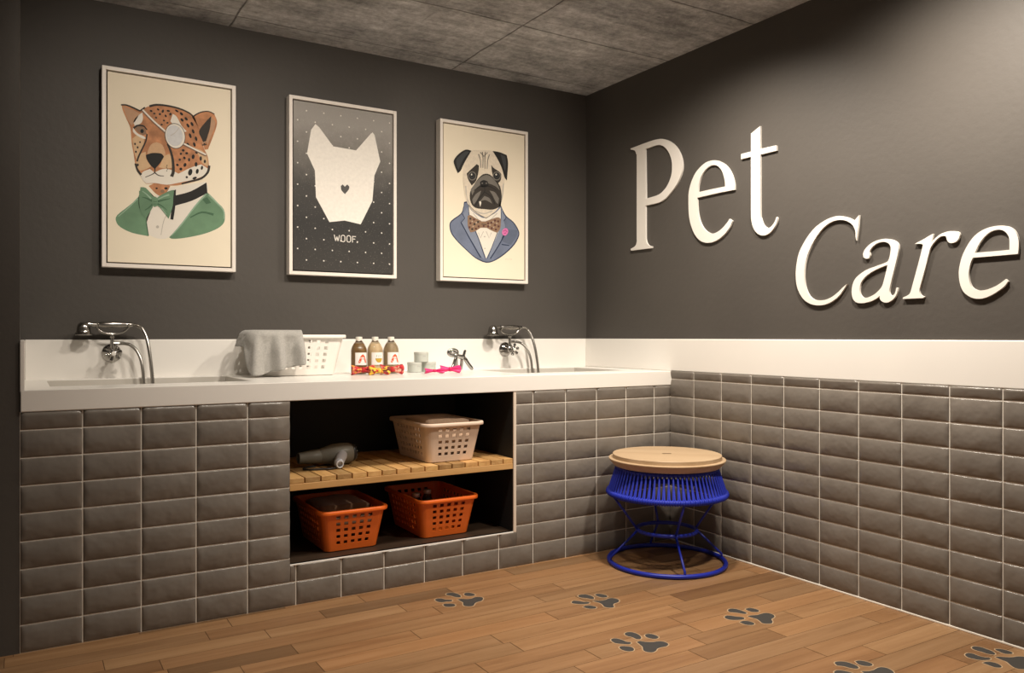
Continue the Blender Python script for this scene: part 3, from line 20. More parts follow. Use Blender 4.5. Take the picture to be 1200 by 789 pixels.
PUG = [(1,'navy',[(-0.117,0.0064),(-0.144,-0.0251),(-0.1604,-0.0687),(-0.2254,-0.1171),(-0.2357,-0.1532),(-0.2225,-0.1942),(-0.1812,-0.2375),(-0.126,-0.2817),(-0.0655,-0.325),(0.0066,-0.3482),(0.0688,-0.3317),(0.1399,-0.2873),(0.2056,-0.2275),(0.238,-0.169),(0.2283,-0.1311),(0.196,-0.0922),(0.1479,-0.0617),(0.124,-0.0295),(0.1066,0.0044)]),(2,'blue',[(-0.114,-0.0013),(-0.141,-0.0301),(-0.1544,-0.0708),(-0.2196,-0.1206),(-0.2299,-0.1528),(-0.2166,-0.1911),(-0.1782,-0.2333),(-0.1245,-0.2764),(-0.064,-0.3196),(0.0066,-0.3415),(0.0657,-0.3265),(0.1351,-0.2821),(0.1992,-0.2237),(0.2315,-0.1681),(0.2218,-0.1343),(0.1911,-0.0967),(0.1431,-0.0662),(0.1193,-0.034),(0.105,0.0001)]),(3,'lightblue',[(-0.117,-0.0254),(-0.144,-0.074),(-0.1395,-0.1),(-0.1634,-0.1216),(-0.141,-0.1663),(-0.0807,-0.2486),(-0.0273,-0.3124),(-0.0027,-0.3272),(-0.0488,-0.2066),(-0.1034,-0.1039)]),(3,'lightblue',[(0.1098,-0.013),(0.1415,-0.0717),(0.1256,-0.0866),(0.1367,-0.1266),(0.1209,-0.1958),(0.0735,-0.2733),(0.0221,-0.3259),(0.0657,-0.1993),(0.1066,-0.088)]),(3,'darkblue',[(0.1129,-0.1963),(0.1447,-0.1397),(0.2251,-0.141),(0.217,-0.1787),(0.1767,-0.2333),(0.1209,-0.2162)]),(4,'white',[(-0.1124,-0.0224),(-0.0883,-0.0496),(-0.0273,-0.0821),(0.0066,-0.0795),(0.0657,-0.0505),(0.1066,-0.0133),(0.1098,-0.0742),(0.1003,-0.1292),(0.0657,-0.2128),(0.0066,-0.324),(-0.0426,-0.2062),(-0.0807,-0.1288),(-0.1094,-0.0712)]),(5,'navy',[(-0.1648,-0.1232),(-0.129,-0.1802),(-0.0839,-0.2477),(-0.0337,-0.3211),(-0.0271,-0.3174),(-0.0775,-0.2441),(-0.1229,-0.1768),(-0.1589,-0.1199)]),(5,'navy',[(0.1301,-0.1731),(0.0859,-0.2437),(0.0312,-0.321),(0.0378,-0.3243),(0.0926,-0.2468),(0.137,-0.176)]),(5,'navy',[(-0.1563,-0.072),(-0.1387,-0.0958),(-0.162,-0.1202),(-0.1587,-0.1226),(-0.1342,-0.0959),(-0.1525,-0.0697)]),(5,'navy',[(0.1188,-0.0364),(0.1423,-0.0692),(0.1267,-0.0923),(0.1308,-0.094),(0.1471,-0.0683),(0.1229,-0.0341)]),(5,'navy',[(0.1125,-0.2357),(0.1666,-0.2393),(0.1675,-0.2339),(0.1134,-0.2303)]),(5,'navy',[(-0.1143,-0.0254),(-0.1022,-0.1043),(-0.0505,-0.202),(-0.0014,-0.325),(0.0022,-0.3237),(-0.047,-0.2006),(-0.0986,-0.1031),(-0.1106,-0.0247)]),(5,'navy',[(0.1062,-0.0201),(0.1031,-0.1015),(0.0607,-0.2126),(0.011,-0.3232),(0.0146,-0.3243),(0.0644,-0.2135),(0.107,-0.1019),(0.1102,-0.0199)]),(5,'shade',[(-0.0479,-0.1738),(-0.0329,-0.2076),(-0.0099,-0.1648),(-0.014,-0.1633),(-0.034,-0.2037),(-0.0435,-0.1723)]),(5,'shade',[(0.0044,-0.1637),(0.0262,-0.2038),(0.0444,-0.1677),(0.0401,-0.1665),(0.0272,-0.1998),(0.0087,-0.1618)]),(5,'shade',[(0.0019,-0.194),(0.0011,-0.1961),(-0.0012,-0.1977),(-0.0042,-0.1984),(-0.0073,-0.1981),(-0.0096,-0.1967),(-0.0104,-0.1948),(-0.0096,-0.1927),(-0.0073,-0.1911),(-0.0042,-0.1904),(-0.0012,-0.1907),(0.0011,-0.192)]),(5,'shade',[(0.0019,-0.2638),(0.0013,-0.2659),(-0.0004,-0.2675),(-0.0027,-0.2681),(-0.005,-0.2677),(-0.0067,-0.2663),(-0.0073,-0.2644),(-0.0067,-0.2623),(-0.005,-0.2607),(-0.0027,-0.2601),(-0.0004,-0.2605),(0.0013,-0.2619)]),(5,'shade',[(-0.0825,-0.0637),(-0.0521,-0.0946),(-0.0214,-0.1258),(-0.0178,-0.123),(-0.0485,-0.0918),(-0.0789,-0.0609)]),(5,'shade',[(0.0797,-0.048),(0.0407,-0.0848),(0.0098,-0.1072),(0.0126,-0.1102),(0.0438,-0.0875),(0.0831,-0.0506)]),(4,'pug',[(-0.1365,0.2507),(-0.0959,0.3005),(-0.0426,0.3123),(0.0501,0.3182),(0.0814,0.2962),(0.1098,0.2384),(0.1336,0.1593),(0.1224,0.0901),(0.1113,0.0211),(0.0735,-0.0364),(0.0066,-0.0848),(-0.0503,-0.0665),(-0.1034,-0.0309),(-0.1365,0.0391),(-0.1484,0.1304),(-0.1455,0.21)]),(6,'black',[(-0.0928,0.3022),(-0.1305,0.3043),(-0.1752,0.2752),(-0.2078,0.2346),(-0.2034,0.2036),(-0.1827,0.1611),(-0.1634,0.179),(-0.1484,0.2097),(-0.1245,0.2521)]),(7,'slate',[(-0.1064,0.294),(-0.1335,0.2934),(-0.1663,0.2683),(-0.193,0.2362),(-0.1871,0.1975),(-0.1782,0.1827),(-0.1634,0.2133),(-0.1395,0.2556)]),(6,'black',[(0.0501,0.3182),(0.0971,0.317),(0.1479,0.3054),(0.1575,0.2573),(0.1495,0.1527),(0.132,0.1727),(0.1129,0.2251),(0.0845,0.2735)]),(7,'slate',[(0.105,0.3058),(0.1383,0.2961),(0.1447,0.2532),(0.1367,0.2032),(0.1224,0.2452)]),(6,'dark',[(-0.0822,0.0946),(-0.0503,0.1405),(-0.0119,0.1739),(0.0314,0.1758),(0.0688,0.1459),(0.1003,0.1151),(0.1129,0.0593),(0.1066,-0.0065),(0.0532,-0.0299),(-0.0042,-0.032),(-0.067,-0.0292),(-0.0974,0.0001),(-0.1034,0.0527)]),(6,'dark',[(-0.1245,0.166),(-0.0943,0.1944),(-0.0579,0.2277),(-0.0426,0.2214),(-0.0457,0.1864),(-0.061,0.1314),(-0.0913,0.099),(-0.1155,0.1338)]),(6,'dark',[(0.0407,0.2361),(0.0563,0.2189),(0.094,0.2013),(0.1098,0.1867),(0.1066,0.1511),(0.0814,0.1241),(0.0594,0.149),(0.0454,0.1961)]),(7,'mid',[(-0.0974,0.0759),(-0.0518,0.135),(-0.0089,0.1662),(0.0314,0.1677),(0.0782,0.1319),(0.1003,0.088),(0.0657,0.1118),(0.0004,0.1215),(-0.0579,0.089),(-0.0883,0.0408)]),(7,'mid',[(-0.0883,0.0169),(-0.064,0.0511),(-0.0273,0.0759),(-0.0396,0.0453),(-0.064,0.0057),(-0.0792,-0.0116)]),(7,'mid',[(0.094,0.0399),(0.0657,0.0739),(0.0283,0.0812),(0.0501,0.0535),(0.072,0.0176),(0.0877,0.0054)]),(7,'mid',[(-0.0396,0.0079),(-0.0058,0.0457),(0.0283,0.0354),(0.0469,0.0046),(0.0314,0.0114),(-0.0027,0.0218)]),(8,'black',[(-0.0365,0.1258),(-0.0119,0.139),(0.0159,0.1338),(0.0221,0.1102),(-0.0073,0.0939),(-0.0335,0.102)]),(9,'mid',[(-0.015,0.1199),(-0.0158,0.1178),(-0.0181,0.1161),(-0.0212,0.1153),(-0.0242,0.1155),(-0.0265,0.1168),(-0.0273,0.1187),(-0.0265,0.1208),(-0.0242,0.1225),(-0.0212,0.1233),(-0.0181,0.1231),(-0.0158,0.1219)]),(9,'mid',[(0.0128,0.1227),(0.0119,0.1206),(0.0097,0.1189),(0.0066,0.1181),(0.0035,0.1183),(0.0012,0.1195),(0.0004,0.1215),(0.0012,0.1236),(0.0035,0.1253),(0.0066,0.1261),(0.0097,0.1259),(0.0119,0.1246)]),(8,'black',[(-0.0081,0.0938),(-0.0083,0.0707),(-0.0485,0.022),(-0.0704,-0.0173),(-0.0636,-0.0197),(-0.0429,0.0194),(-0.0033,0.069),(-0.0035,0.0942)]),(8,'black',[(-0.0072,0.0681),(0.0383,0.0426),(0.0622,0.0017),(0.0692,0.0054),(0.0431,0.0465),(-0.0044,0.0716)]),(8,'black',[(-0.0749,0.0697),(-0.0387,0.0943),(-0.0027,0.103),(0.0367,0.1016),(0.0738,0.0838),(0.0764,0.0874),(0.0385,0.1056),(-0.0027,0.1071),(-0.0405,0.0979),(-0.0774,0.0728)]),(9,'white',[(-0.0426,0.0076),(-0.0335,0.0138),(-0.0273,0.0036),(-0.035,-0.0212)]),(8,'mid',[(-0.061,0.158),(-0.0626,0.1487),(-0.0674,0.1402),(-0.0746,0.1335),(-0.0836,0.1295),(-0.093,0.1285),(-0.1019,0.1308),(-0.1091,0.136),(-0.1138,0.1435),(-0.1155,0.1524),(-0.1138,0.1616),(-0.1091,0.1701),(-0.1019,0.1768),(-0.093,0.1809),(-0.0836,0.1819),(-0.0746,0.1797),(-0.0674,0.1745),(-0.0626,0.167)]),(9,'black',[(-0.067,0.1574),(-0.0687,0.1496),(-0.0733,0.1426),(-0.0802,0.1376),(-0.0883,0.1352),(-0.0964,0.1359),(-0.1032,0.1395),(-0.1078,0.1455),(-0.1094,0.153),(-0.1078,0.1608),(-0.1032,0.1677),(-0.0964,0.1728),(-0.0883,0.1751),(-0.0802,0.1745),(-0.0733,0.1709),(-0.0687,0.1649)]),(10,'slate',[(-0.0746,0.1566),(-0.0765,0.1498),(-0.0815,0.1444),(-0.0883,0.1419),(-0.0951,0.143),(-0.1001,0.1473),(-0.1019,0.1538),(-0.1001,0.1606),(-0.0951,0.166),(-0.0883,0.1685),(-0.0815,0.1674),(-0.0765,0.1631)]),(11,'black',[(-0.0792,0.1561),(-0.0809,0.1505),(-0.0855,0.1466),(-0.0911,0.146),(-0.0956,0.149),(-0.0974,0.1542),(-0.0956,0.1599),(-0.0911,0.1637),(-0.0855,0.1643),(-0.0809,0.1614)]),(12,'white',[(-0.0883,0.1632),(-0.0896,0.1593),(-0.0928,0.1574),(-0.096,0.1586),(-0.0974,0.1622),(-0.096,0.1661),(-0.0928,0.168),(-0.0896,0.1668)]),(8,'mid',[(0.1066,0.1755),(0.1049,0.1661),(0.1,0.1574),(0.0924,0.1506),(0.0832,0.1464),(0.0733,0.1454),(0.0641,0.1477),(0.0566,0.1529),(0.0518,0.1606),(0.0501,0.1696),(0.0518,0.179),(0.0566,0.1877),(0.0641,0.1945),(0.0733,0.1987),(0.0832,0.1998),(0.0924,0.1975),(0.1,0.1923),(0.1049,0.1846)]),(9,'black',[(0.1003,0.1749),(0.0986,0.1669),(0.0938,0.1598),(0.0867,0.1547),(0.0782,0.1523),(0.0698,0.1529),(0.0627,0.1566),(0.058,0.1627),(0.0563,0.1703),(0.058,0.1782),(0.0627,0.1853),(0.0698,0.1904),(0.0782,0.1929),(0.0867,0.1922),(0.0938,0.1886),(0.0986,0.1825)]),(10,'slate',[(0.0924,0.1741),(0.0905,0.1671),(0.0853,0.1616),(0.0782,0.159),(0.0712,0.1601),(0.066,0.1645),(0.0641,0.1711),(0.066,0.1781),(0.0712,0.1836),(0.0782,0.1861),(0.0853,0.185),(0.0905,0.1806)]),(11,'black',[(0.0877,0.1736),(0.0859,0.1678),(0.0812,0.1639),(0.0753,0.1633),(0.0706,0.1662),(0.0688,0.1716),(0.0706,0.1773),(0.0753,0.1813),(0.0812,0.1819),(0.0859,0.1789)]),(12,'white',[(0.0782,0.1807),(0.0769,0.1767),(0.0735,0.1748),(0.0702,0.176),(0.0688,0.1797),(0.0702,0.1837),(0.0735,0.1856),(0.0769,0.1844)]),(6,'mid',[(-0.0486,0.2867),(-0.0361,0.2552),(-0.0327,0.209),(-0.0281,0.2098),(-0.0308,0.2566),(-0.0428,0.2891)]),(6,'mid',[(-0.0227,0.3037),(-0.0177,0.2643),(-0.0189,0.2107),(-0.0143,0.2111),(-0.0123,0.2651),(-0.0166,0.305)]),(6,'mid',[(-0.0027,0.3066),(-0.0054,0.2592),(-0.0035,0.2056),(0.0012,0.2062),(-0.0,0.2597),(0.0035,0.307)]),(6,'mid',[(0.0253,0.2944),(0.0132,0.2549),(0.0104,0.2073),(0.0151,0.2076),(0.0185,0.2548),(0.0313,0.2936)]),(6,'mid',[(-0.0357,0.298),(-0.0089,0.2765),(0.0176,0.3048),(0.0141,0.3071),(-0.0089,0.2812),(-0.0312,0.3021)]),(6,'shade',[(-0.1342,0.0919),(-0.1281,0.0259),(-0.1039,-0.0255),(-0.0969,-0.0225),(-0.1208,0.028),(-0.1267,0.0932)]),(6,'shade',[(0.1217,0.1312),(0.1122,0.049),(0.0902,-0.0123),(0.0977,-0.0137),(0.12,0.0484),(0.1296,0.1313)]),(6,'mid',[(-0.12,-0.0139),(-0.0562,-0.0619),(0.0067,-0.0869),(0.067,-0.0467),(0.0644,-0.0436),(0.0065,-0.0828),(-0.0535,-0.0585),(-0.1169,-0.0107)]),(6,'shade',[(-0.0668,-0.051),(-0.0119,-0.0628),(0.0512,-0.0414),(0.0489,-0.0352),(-0.0119,-0.0561),(-0.0643,-0.0445)]),(7,'pug',[(-0.1447,0.1439),(-0.1417,0.078),(-0.1267,0.0131),(-0.1223,0.0143),(-0.1372,0.0789),(-0.1402,0.1446)]),(8,'brown',[(-0.1185,-0.0812),(-0.1004,-0.0745),(-0.0655,-0.0904),(-0.0273,-0.1035),(-0.0273,-0.141),(-0.0701,-0.168),(-0.1004,-0.1754),(-0.117,-0.1381)]),(8,'brown',[(0.0004,-0.1041),(0.0501,-0.0842),(0.0877,-0.0732),(0.1066,-0.0826),(0.1034,-0.1372),(0.0814,-0.1658),(0.0423,-0.1549),(0.0004,-0.1363)]),(10,'brown',[(-0.0335,-0.1067),(0.0066,-0.1037),(0.0097,-0.1411),(-0.0319,-0.144)]),(9,'dark',[(-0.094,-0.1009),(-0.1068,-0.1018),(-0.1068,-0.0906),(-0.094,-0.0896)]),(9,'maroon',[(-0.0697,-0.1044),(-0.0826,-0.1053),(-0.0826,-0.094),(-0.0697,-0.0931)]),(9,'maroon',[(-0.094,-0.1275),(-0.1068,-0.1284),(-0.1068,-0.1171),(-0.094,-0.1162)]),(9,'dark',[(-0.0667,-0.1308),(-0.0796,-0.1317),(-0.0796,-0.1204),(-0.0667,-0.1195)]),(9,'dark',[(-0.0423,-0.1157),(-0.0552,-0.1166),(-0.0552,-0.1053),(-0.0423,-0.1043)]),(9,'maroon',[(-0.0392,-0.1422),(-0.0522,-0.1431),(-0.0522,-0.1318),(-0.0392,-0.1308)]),(9,'dark',[(-0.0819,-0.1612),(-0.0947,-0.1621),(-0.0947,-0.1508),(-0.0819,-0.1499)]),(9,'maroon',[(-0.1,-0.1518),(-0.1128,-0.1527),(-0.1128,-0.1414),(-0.1,-0.1405)]),(9,'maroon',[(-0.0575,-0.1568),(-0.0705,-0.1577),(-0.0705,-0.1464),(-0.0575,-0.1455)]),(9,'maroon',[(0.0724,-0.0991),(0.0591,-0.1001),(0.0591,-0.0886),(0.0724,-0.0876)]),(9,'maroon',[(0.0944,-0.1028),(0.081,-0.1038),(0.081,-0.0923),(0.0944,-0.0913)]),(9,'maroon',[(0.0473,-0.1144),(0.0341,-0.1154),(0.0341,-0.104),(0.0473,-0.103)]),(9,'maroon',[(0.0724,-0.1261),(0.0591,-0.1271),(0.0591,-0.1156),(0.0724,-0.1146)]),(9,'maroon',[(0.0975,-0.1325),(0.0842,-0.1334),(0.0842,-0.1219),(0.0975,-0.121)]),(9,'maroon',[(0.0255,-0.1187),(0.0124,-0.1197),(0.0124,-0.1083),(0.0255,-0.1073)]),(9,'maroon',[(0.0504,-0.1466),(0.0372,-0.1475),(0.0372,-0.1361),(0.0504,-0.1352)]),(9,'maroon',[(0.0786,-0.1528),(0.0653,-0.1537),(0.0653,-0.1422),(0.0786,-0.1413)]),(9,'maroon',[(0.0255,-0.1376),(0.0124,-0.1385),(0.0124,-0.1271),(0.0255,-0.1262)]),(9,'tanpale',[(-0.084,-0.1142),(-0.0926,-0.1148),(-0.0926,-0.1073),(-0.084,-0.1067)]),(9,'tanpale',[(-0.0566,-0.1202),(-0.0653,-0.1208),(-0.0653,-0.1133),(-0.0566,-0.1126)]),(9,'tanpale',[(-0.0779,-0.143),(-0.0865,-0.1436),(-0.0865,-0.1361),(-0.0779,-0.1355)]),(9,'tanpale',[(0.0576,-0.1064),(0.0488,-0.107),(0.0488,-0.0994),(0.0576,-0.0987)]),(9,'tanpale',[(0.0827,-0.1126),(0.0738,-0.1133),(0.0738,-0.1056),(0.0827,-0.105)]),(9,'tanpale',[(0.0358,-0.1269),(0.027,-0.1275),(0.027,-0.1199),(0.0358,-0.1192)]),(9,'tanpale',[(0.0607,-0.1386),(0.0519,-0.1392),(0.0519,-0.1316),(0.0607,-0.1309)]),(11,'dark',[(-0.0275,-0.1243),(0.0064,-0.1245),(0.0068,-0.1204),(-0.0271,-0.1202)]),(11,'maroon',[(-0.0042,-0.1313),(-0.0053,-0.1341),(-0.0081,-0.1362),(-0.0119,-0.1372),(-0.0158,-0.1368),(-0.0186,-0.135),(-0.0196,-0.1324),(-0.0186,-0.1297),(-0.0158,-0.1275),(-0.0119,-0.1265),(-0.0081,-0.1269),(-0.0053,-0.1287)]),(7,'pink',[(0.1562,-0.1614),(0.1502,-0.1706),(0.1416,-0.1771),(0.132,-0.1795),(0.1234,-0.1774),(0.1174,-0.1711),(0.1153,-0.1621),(0.1173,-0.1519),(0.1233,-0.1426),(0.1318,-0.1362),(0.1414,-0.1337),(0.1501,-0.1358),(0.1561,-0.142),(0.1583,-0.1512)]),(8,'darkpink',[(0.1238,-0.1565),(0.1365,-0.1478),(0.1495,-0.1573),(0.1527,-0.154),(0.137,-0.1437),(0.1211,-0.1533)]),(8,'darkpink',[(0.1297,-0.1699),(0.1456,-0.1634),(0.1438,-0.1597),(0.1279,-0.1662)]),(3,'shade',[(0.1409,-0.3233),(0.1457,-0.3177),(0.1437,-0.3164),(0.1389,-0.3221)]),(3,'shade',[(0.1475,-0.3193),(0.1523,-0.3204),(0.1531,-0.3183),(0.1483,-0.3172)]),(3,'shade',[(0.1559,-0.323),(0.1607,-0.3228),(0.1607,-0.3206),(0.1559,-0.3209)]),(3,'shade',[(0.1643,-0.3185),(0.1691,-0.3169),(0.1682,-0.3148),(0.1634,-0.3164)]),(3,'shade',[(0.1726,-0.322),(0.1774,-0.319),(0.176,-0.3173),(0.1711,-0.3203)]),(3,'shade',[(0.179,-0.3175),(0.1838,-0.3213),(0.1856,-0.3197),(0.1808,-0.3158)])]
WOOF = [(2,'offwhite',[(-0.1592,0.3306),(-0.1388,0.3161),(-0.063,0.2252),(0.0644,0.2191),(0.1485,0.3205),(0.1588,0.3289),(0.1706,0.3138),(0.2031,0.1745),(0.1692,0.0943),(0.1574,-0.0454),(0.0903,-0.1777),(0.0003,-0.1639),(-0.0837,-0.1784),(-0.1565,-0.053),(-0.1621,0.0863),(-0.204,0.1707),(-0.1824,0.2969)]),(3,'heart',[(-0.021,0.0189),(-0.0111,0.028),(0.0016,0.0171),(0.0144,0.0306),(0.0257,0.0208),(0.023,0.0041),(0.0016,-0.0224),(-0.0181,-0.0025)])]


# ------------------------------------------------------------------ materials
MATS = {}
def mat(name, col, rough=0.5, metal=0.0, var=0.0, vscale=8.0, bump=0.0, bscale=60.0, spec=0.5, coat=0.0, trans=0.0, ior=1.45, sheen=0.0):
    if name in MATS: return MATS[name]
    m = bpy.data.materials.new(name); m.use_nodes = True
    nt = m.node_tree; b = nt.nodes['Principled BSDF']
    b.inputs['Base Color'].default_value = (*col, 1)
    b.inputs['Roughness'].default_value = rough
    b.inputs['Metallic'].default_value = metal
    b.inputs['Specular IOR Level'].default_value = spec
    b.inputs['Coat Weight'].default_value = coat
    b.inputs['Transmission Weight'].default_value = trans
    b.inputs['IOR'].default_value = ior
    b.inputs['Sheen Weight'].default_value = sheen
    tc = nt.nodes.new('ShaderNodeTexCoord')
    if var > 0:
        n = nt.nodes.new('ShaderNodeTexNoise'); n.inputs['Scale'].default_value = vscale; n.inputs['Detail'].default_value = 4
        nt.links.new(tc.outputs['Object'], n.inputs['Vector'])
        r = nt.nodes.new('ShaderNodeValToRGB')
        lo = tuple(max(0, c*(1-var)) for c in col); hi = tuple(min(1, c*(1+var)) for c in col)
        r.color_ramp.elements[0].position = .3; r.color_ramp.elements[0].color = (*lo, 1)
        r.color_ramp.elements[1].position = .7; r.color_ramp.elements[1].color = (*hi, 1)
        nt.links.new(n.outputs['Fac'], r.inputs['Fac']); nt.links.new(r.outputs['Color'], b.inputs['Base Color'])
    if bump > 0:
        n2 = nt.nodes.new('ShaderNodeTexNoise'); n2.inputs['Scale'].default_value = bscale; n2.inputs['Detail'].default_value = 5
        nt.links.new(tc.outputs['Object'], n2.inputs['Vector'])
        bp = nt.nodes.new('ShaderNodeBump'); bp.inputs['Strength'].default_value = bump; bp.inputs['Distance'].default_value = 0.004
        nt.links.new(n2.outputs['Fac'], bp.inputs['Height']); nt.links.new(bp.outputs['Normal'], b.inputs['Normal'])
    MATS[name] = m
    return m

class NT:
    """small helper to wire shader nodes"""
    def __init__(s, name):
        s.m = bpy.data.materials.new(name); s.m.use_nodes = True; s.t = s.m.node_tree
        s.b = s.t.nodes['Principled BSDF']; MATS[name] = s.m
    def n(s, typ, ins=None, **kw):
        o = s.t.nodes.new('ShaderNode'+typ)
        for k, v in kw.items(): setattr(o, k, v)
        for k, v in (ins or {}).items():
            if hasattr(v, 'bl_idname') or isinstance(v, bpy.types.NodeSocket): s.t.links.new(v, o.inputs[k])
            else: o.inputs[k].default_value = v
        return o
    def l(s, a, b): s.t.links.new(a, b)
    def ramp(s, fac, stops):
        r = s.n('ValToRGB', {'Fac': fac}); e = r.color_ramp.elements
        while len(e) < len(stops): e.new(0.5)
        for i, (p, c) in enumerate(stops): e[i].position = p; e[i].color = (*c, 1)
        return r.outputs['Color']

WALL = mat('charcoal_wall_paint', (0.080, 0.072, 0.064), 0.55, var=0.06, vscale=1.7, bump=0.22, bscale=38, spec=0.35)
WHITE = mat('white_quartz_composite', (0.84, 0.815, 0.77), 0.28, var=0.015, vscale=3, spec=0.5)
GROUT = mat('cream_grout', (0.84, 0.79, 0.71), 0.8, var=0.05, vscale=20)
BLACK = mat('black_niche_lining', (0.012, 0.012, 0.012), 0.6)
CREAM = mat('cream_edge_panel', (0.70, 0.60, 0.50), 0.5)
CHROME = mat('brushed_chrome', (0.40, 0.385, 0.36), 0.18, metal=1.0)
CHROMED = mat('mirror_chrome', (0.40, 0.39, 0.37), 0.07, metal=1.0)

def tile_mat():
    k = NT('taupe_glazed_tile'); 
    tc = k.n('TexCoord')
    n = k.n('TexNoise', {'Vector': tc.outputs['Object'], 'Scale': 6.0, 'Detail': 5.0})
    c = k.ramp(n.outputs['Fac'], [(.3, (0.162, 0.142, 0.122)), (.7, (0.203, 0.180, 0.156))])
    k.l(c, k.b.inputs['Base Color']); k.b.inputs['Roughness'].default_value = 0.27
    n2 = k.n('TexNoise', {'Vector': tc.outputs['Object'], 'Scale': 14.0, 'Detail': 2.0})
    bp = k.n('Bump', {'Height': n2.outputs['Fac'], 'Strength': 0.5, 'Distance': 0.012})
    k.l(bp.outputs['Normal'], k.b.inputs['Normal'])
    return k.m
TILE = tile_mat()

def wood_mat(name, stops, rough=0.45, axis='X', scale=1.0, attr=None):
    k = NT(name); tc = k.n('TexCoord')
    sc = {'X': (1.3, 22, 22), 'Y': (22, 1.3, 22), 'Z': (22, 22, 1.3)}[axis]
    mp = k.n('Mapping', {'Vector': tc.outputs['Object'], 'Scale': tuple(v*scale for v in sc)})
    vec = mp.outputs['Vector']
    if attr:
        a = k.n('Attribute', attribute_name=attr)
        off = k.n('VectorMath', {0: a.outputs['Color'], 1: (37.0, 53.0, 11.0)}, operation='MULTIPLY')
        add = k.n('VectorMath', {0: vec, 1: off.outputs[0]}, operation='ADD'); vec = add.outputs[0]
    n = k.n('TexNoise', {'Vector': vec, 'Scale': 1.0, 'Detail': 7.0, 'Roughness': 0.62, 'Distortion': 0.4})
    c = k.ramp(n.outputs['Fac'], stops)
    if attr:
        hs = k.n('MixRGB', {'Fac': 1.0, 'Color1': c, 'Color2': a.outputs['Color']}, blend_type='MULTIPLY')
        c = hs.outputs['Color']
    k.l(c, k.b.inputs['Base Color']); k.b.inputs['Roughness'].default_value = rough
    bp = k.n('Bump', {'Height': n.outputs['Fac'], 'Strength': 0.08, 'Distance': 0.003})
    k.l(bp.outputs['Normal'], k.b.inputs['Normal'])
    return k.m
FLOORM = wood_mat('oak_plank_floor', [(.25, (0.25, 0.122, 0.050)), (.5, (0.345, 0.183, 0.080)), (.75, (0.42, 0.235, 0.112))], 0.42, 'X', 1.0, 'plank')
SLAT = wood_mat('pine_slat', [(.25, (0.42, 0.22, 0.075)), (.5, (0.62, 0.37, 0.14)), (.75, (0.74, 0.49, 0.22))], 0.5, 'Y', 1.0, 'plank')
RAIL = wood_mat('pine_rail', [(.25, (0.40, 0.21, 0.07)), (.5, (0.56, 0.32, 0.12)), (.75, (0.66, 0.42, 0.18))], 0.5, 'X')
LIDM = wood_mat('pale_oak_lid', [(.25, (0.40, 0.27, 0.15)), (.5, (0.50, 0.355, 0.215)), (.75, (0.56, 0.42, 0.27))], 0.5, 'X', 0.8)
SEAM = mat('dark_plank_seam', (0.13, 0.07, 0.035), 0.8)

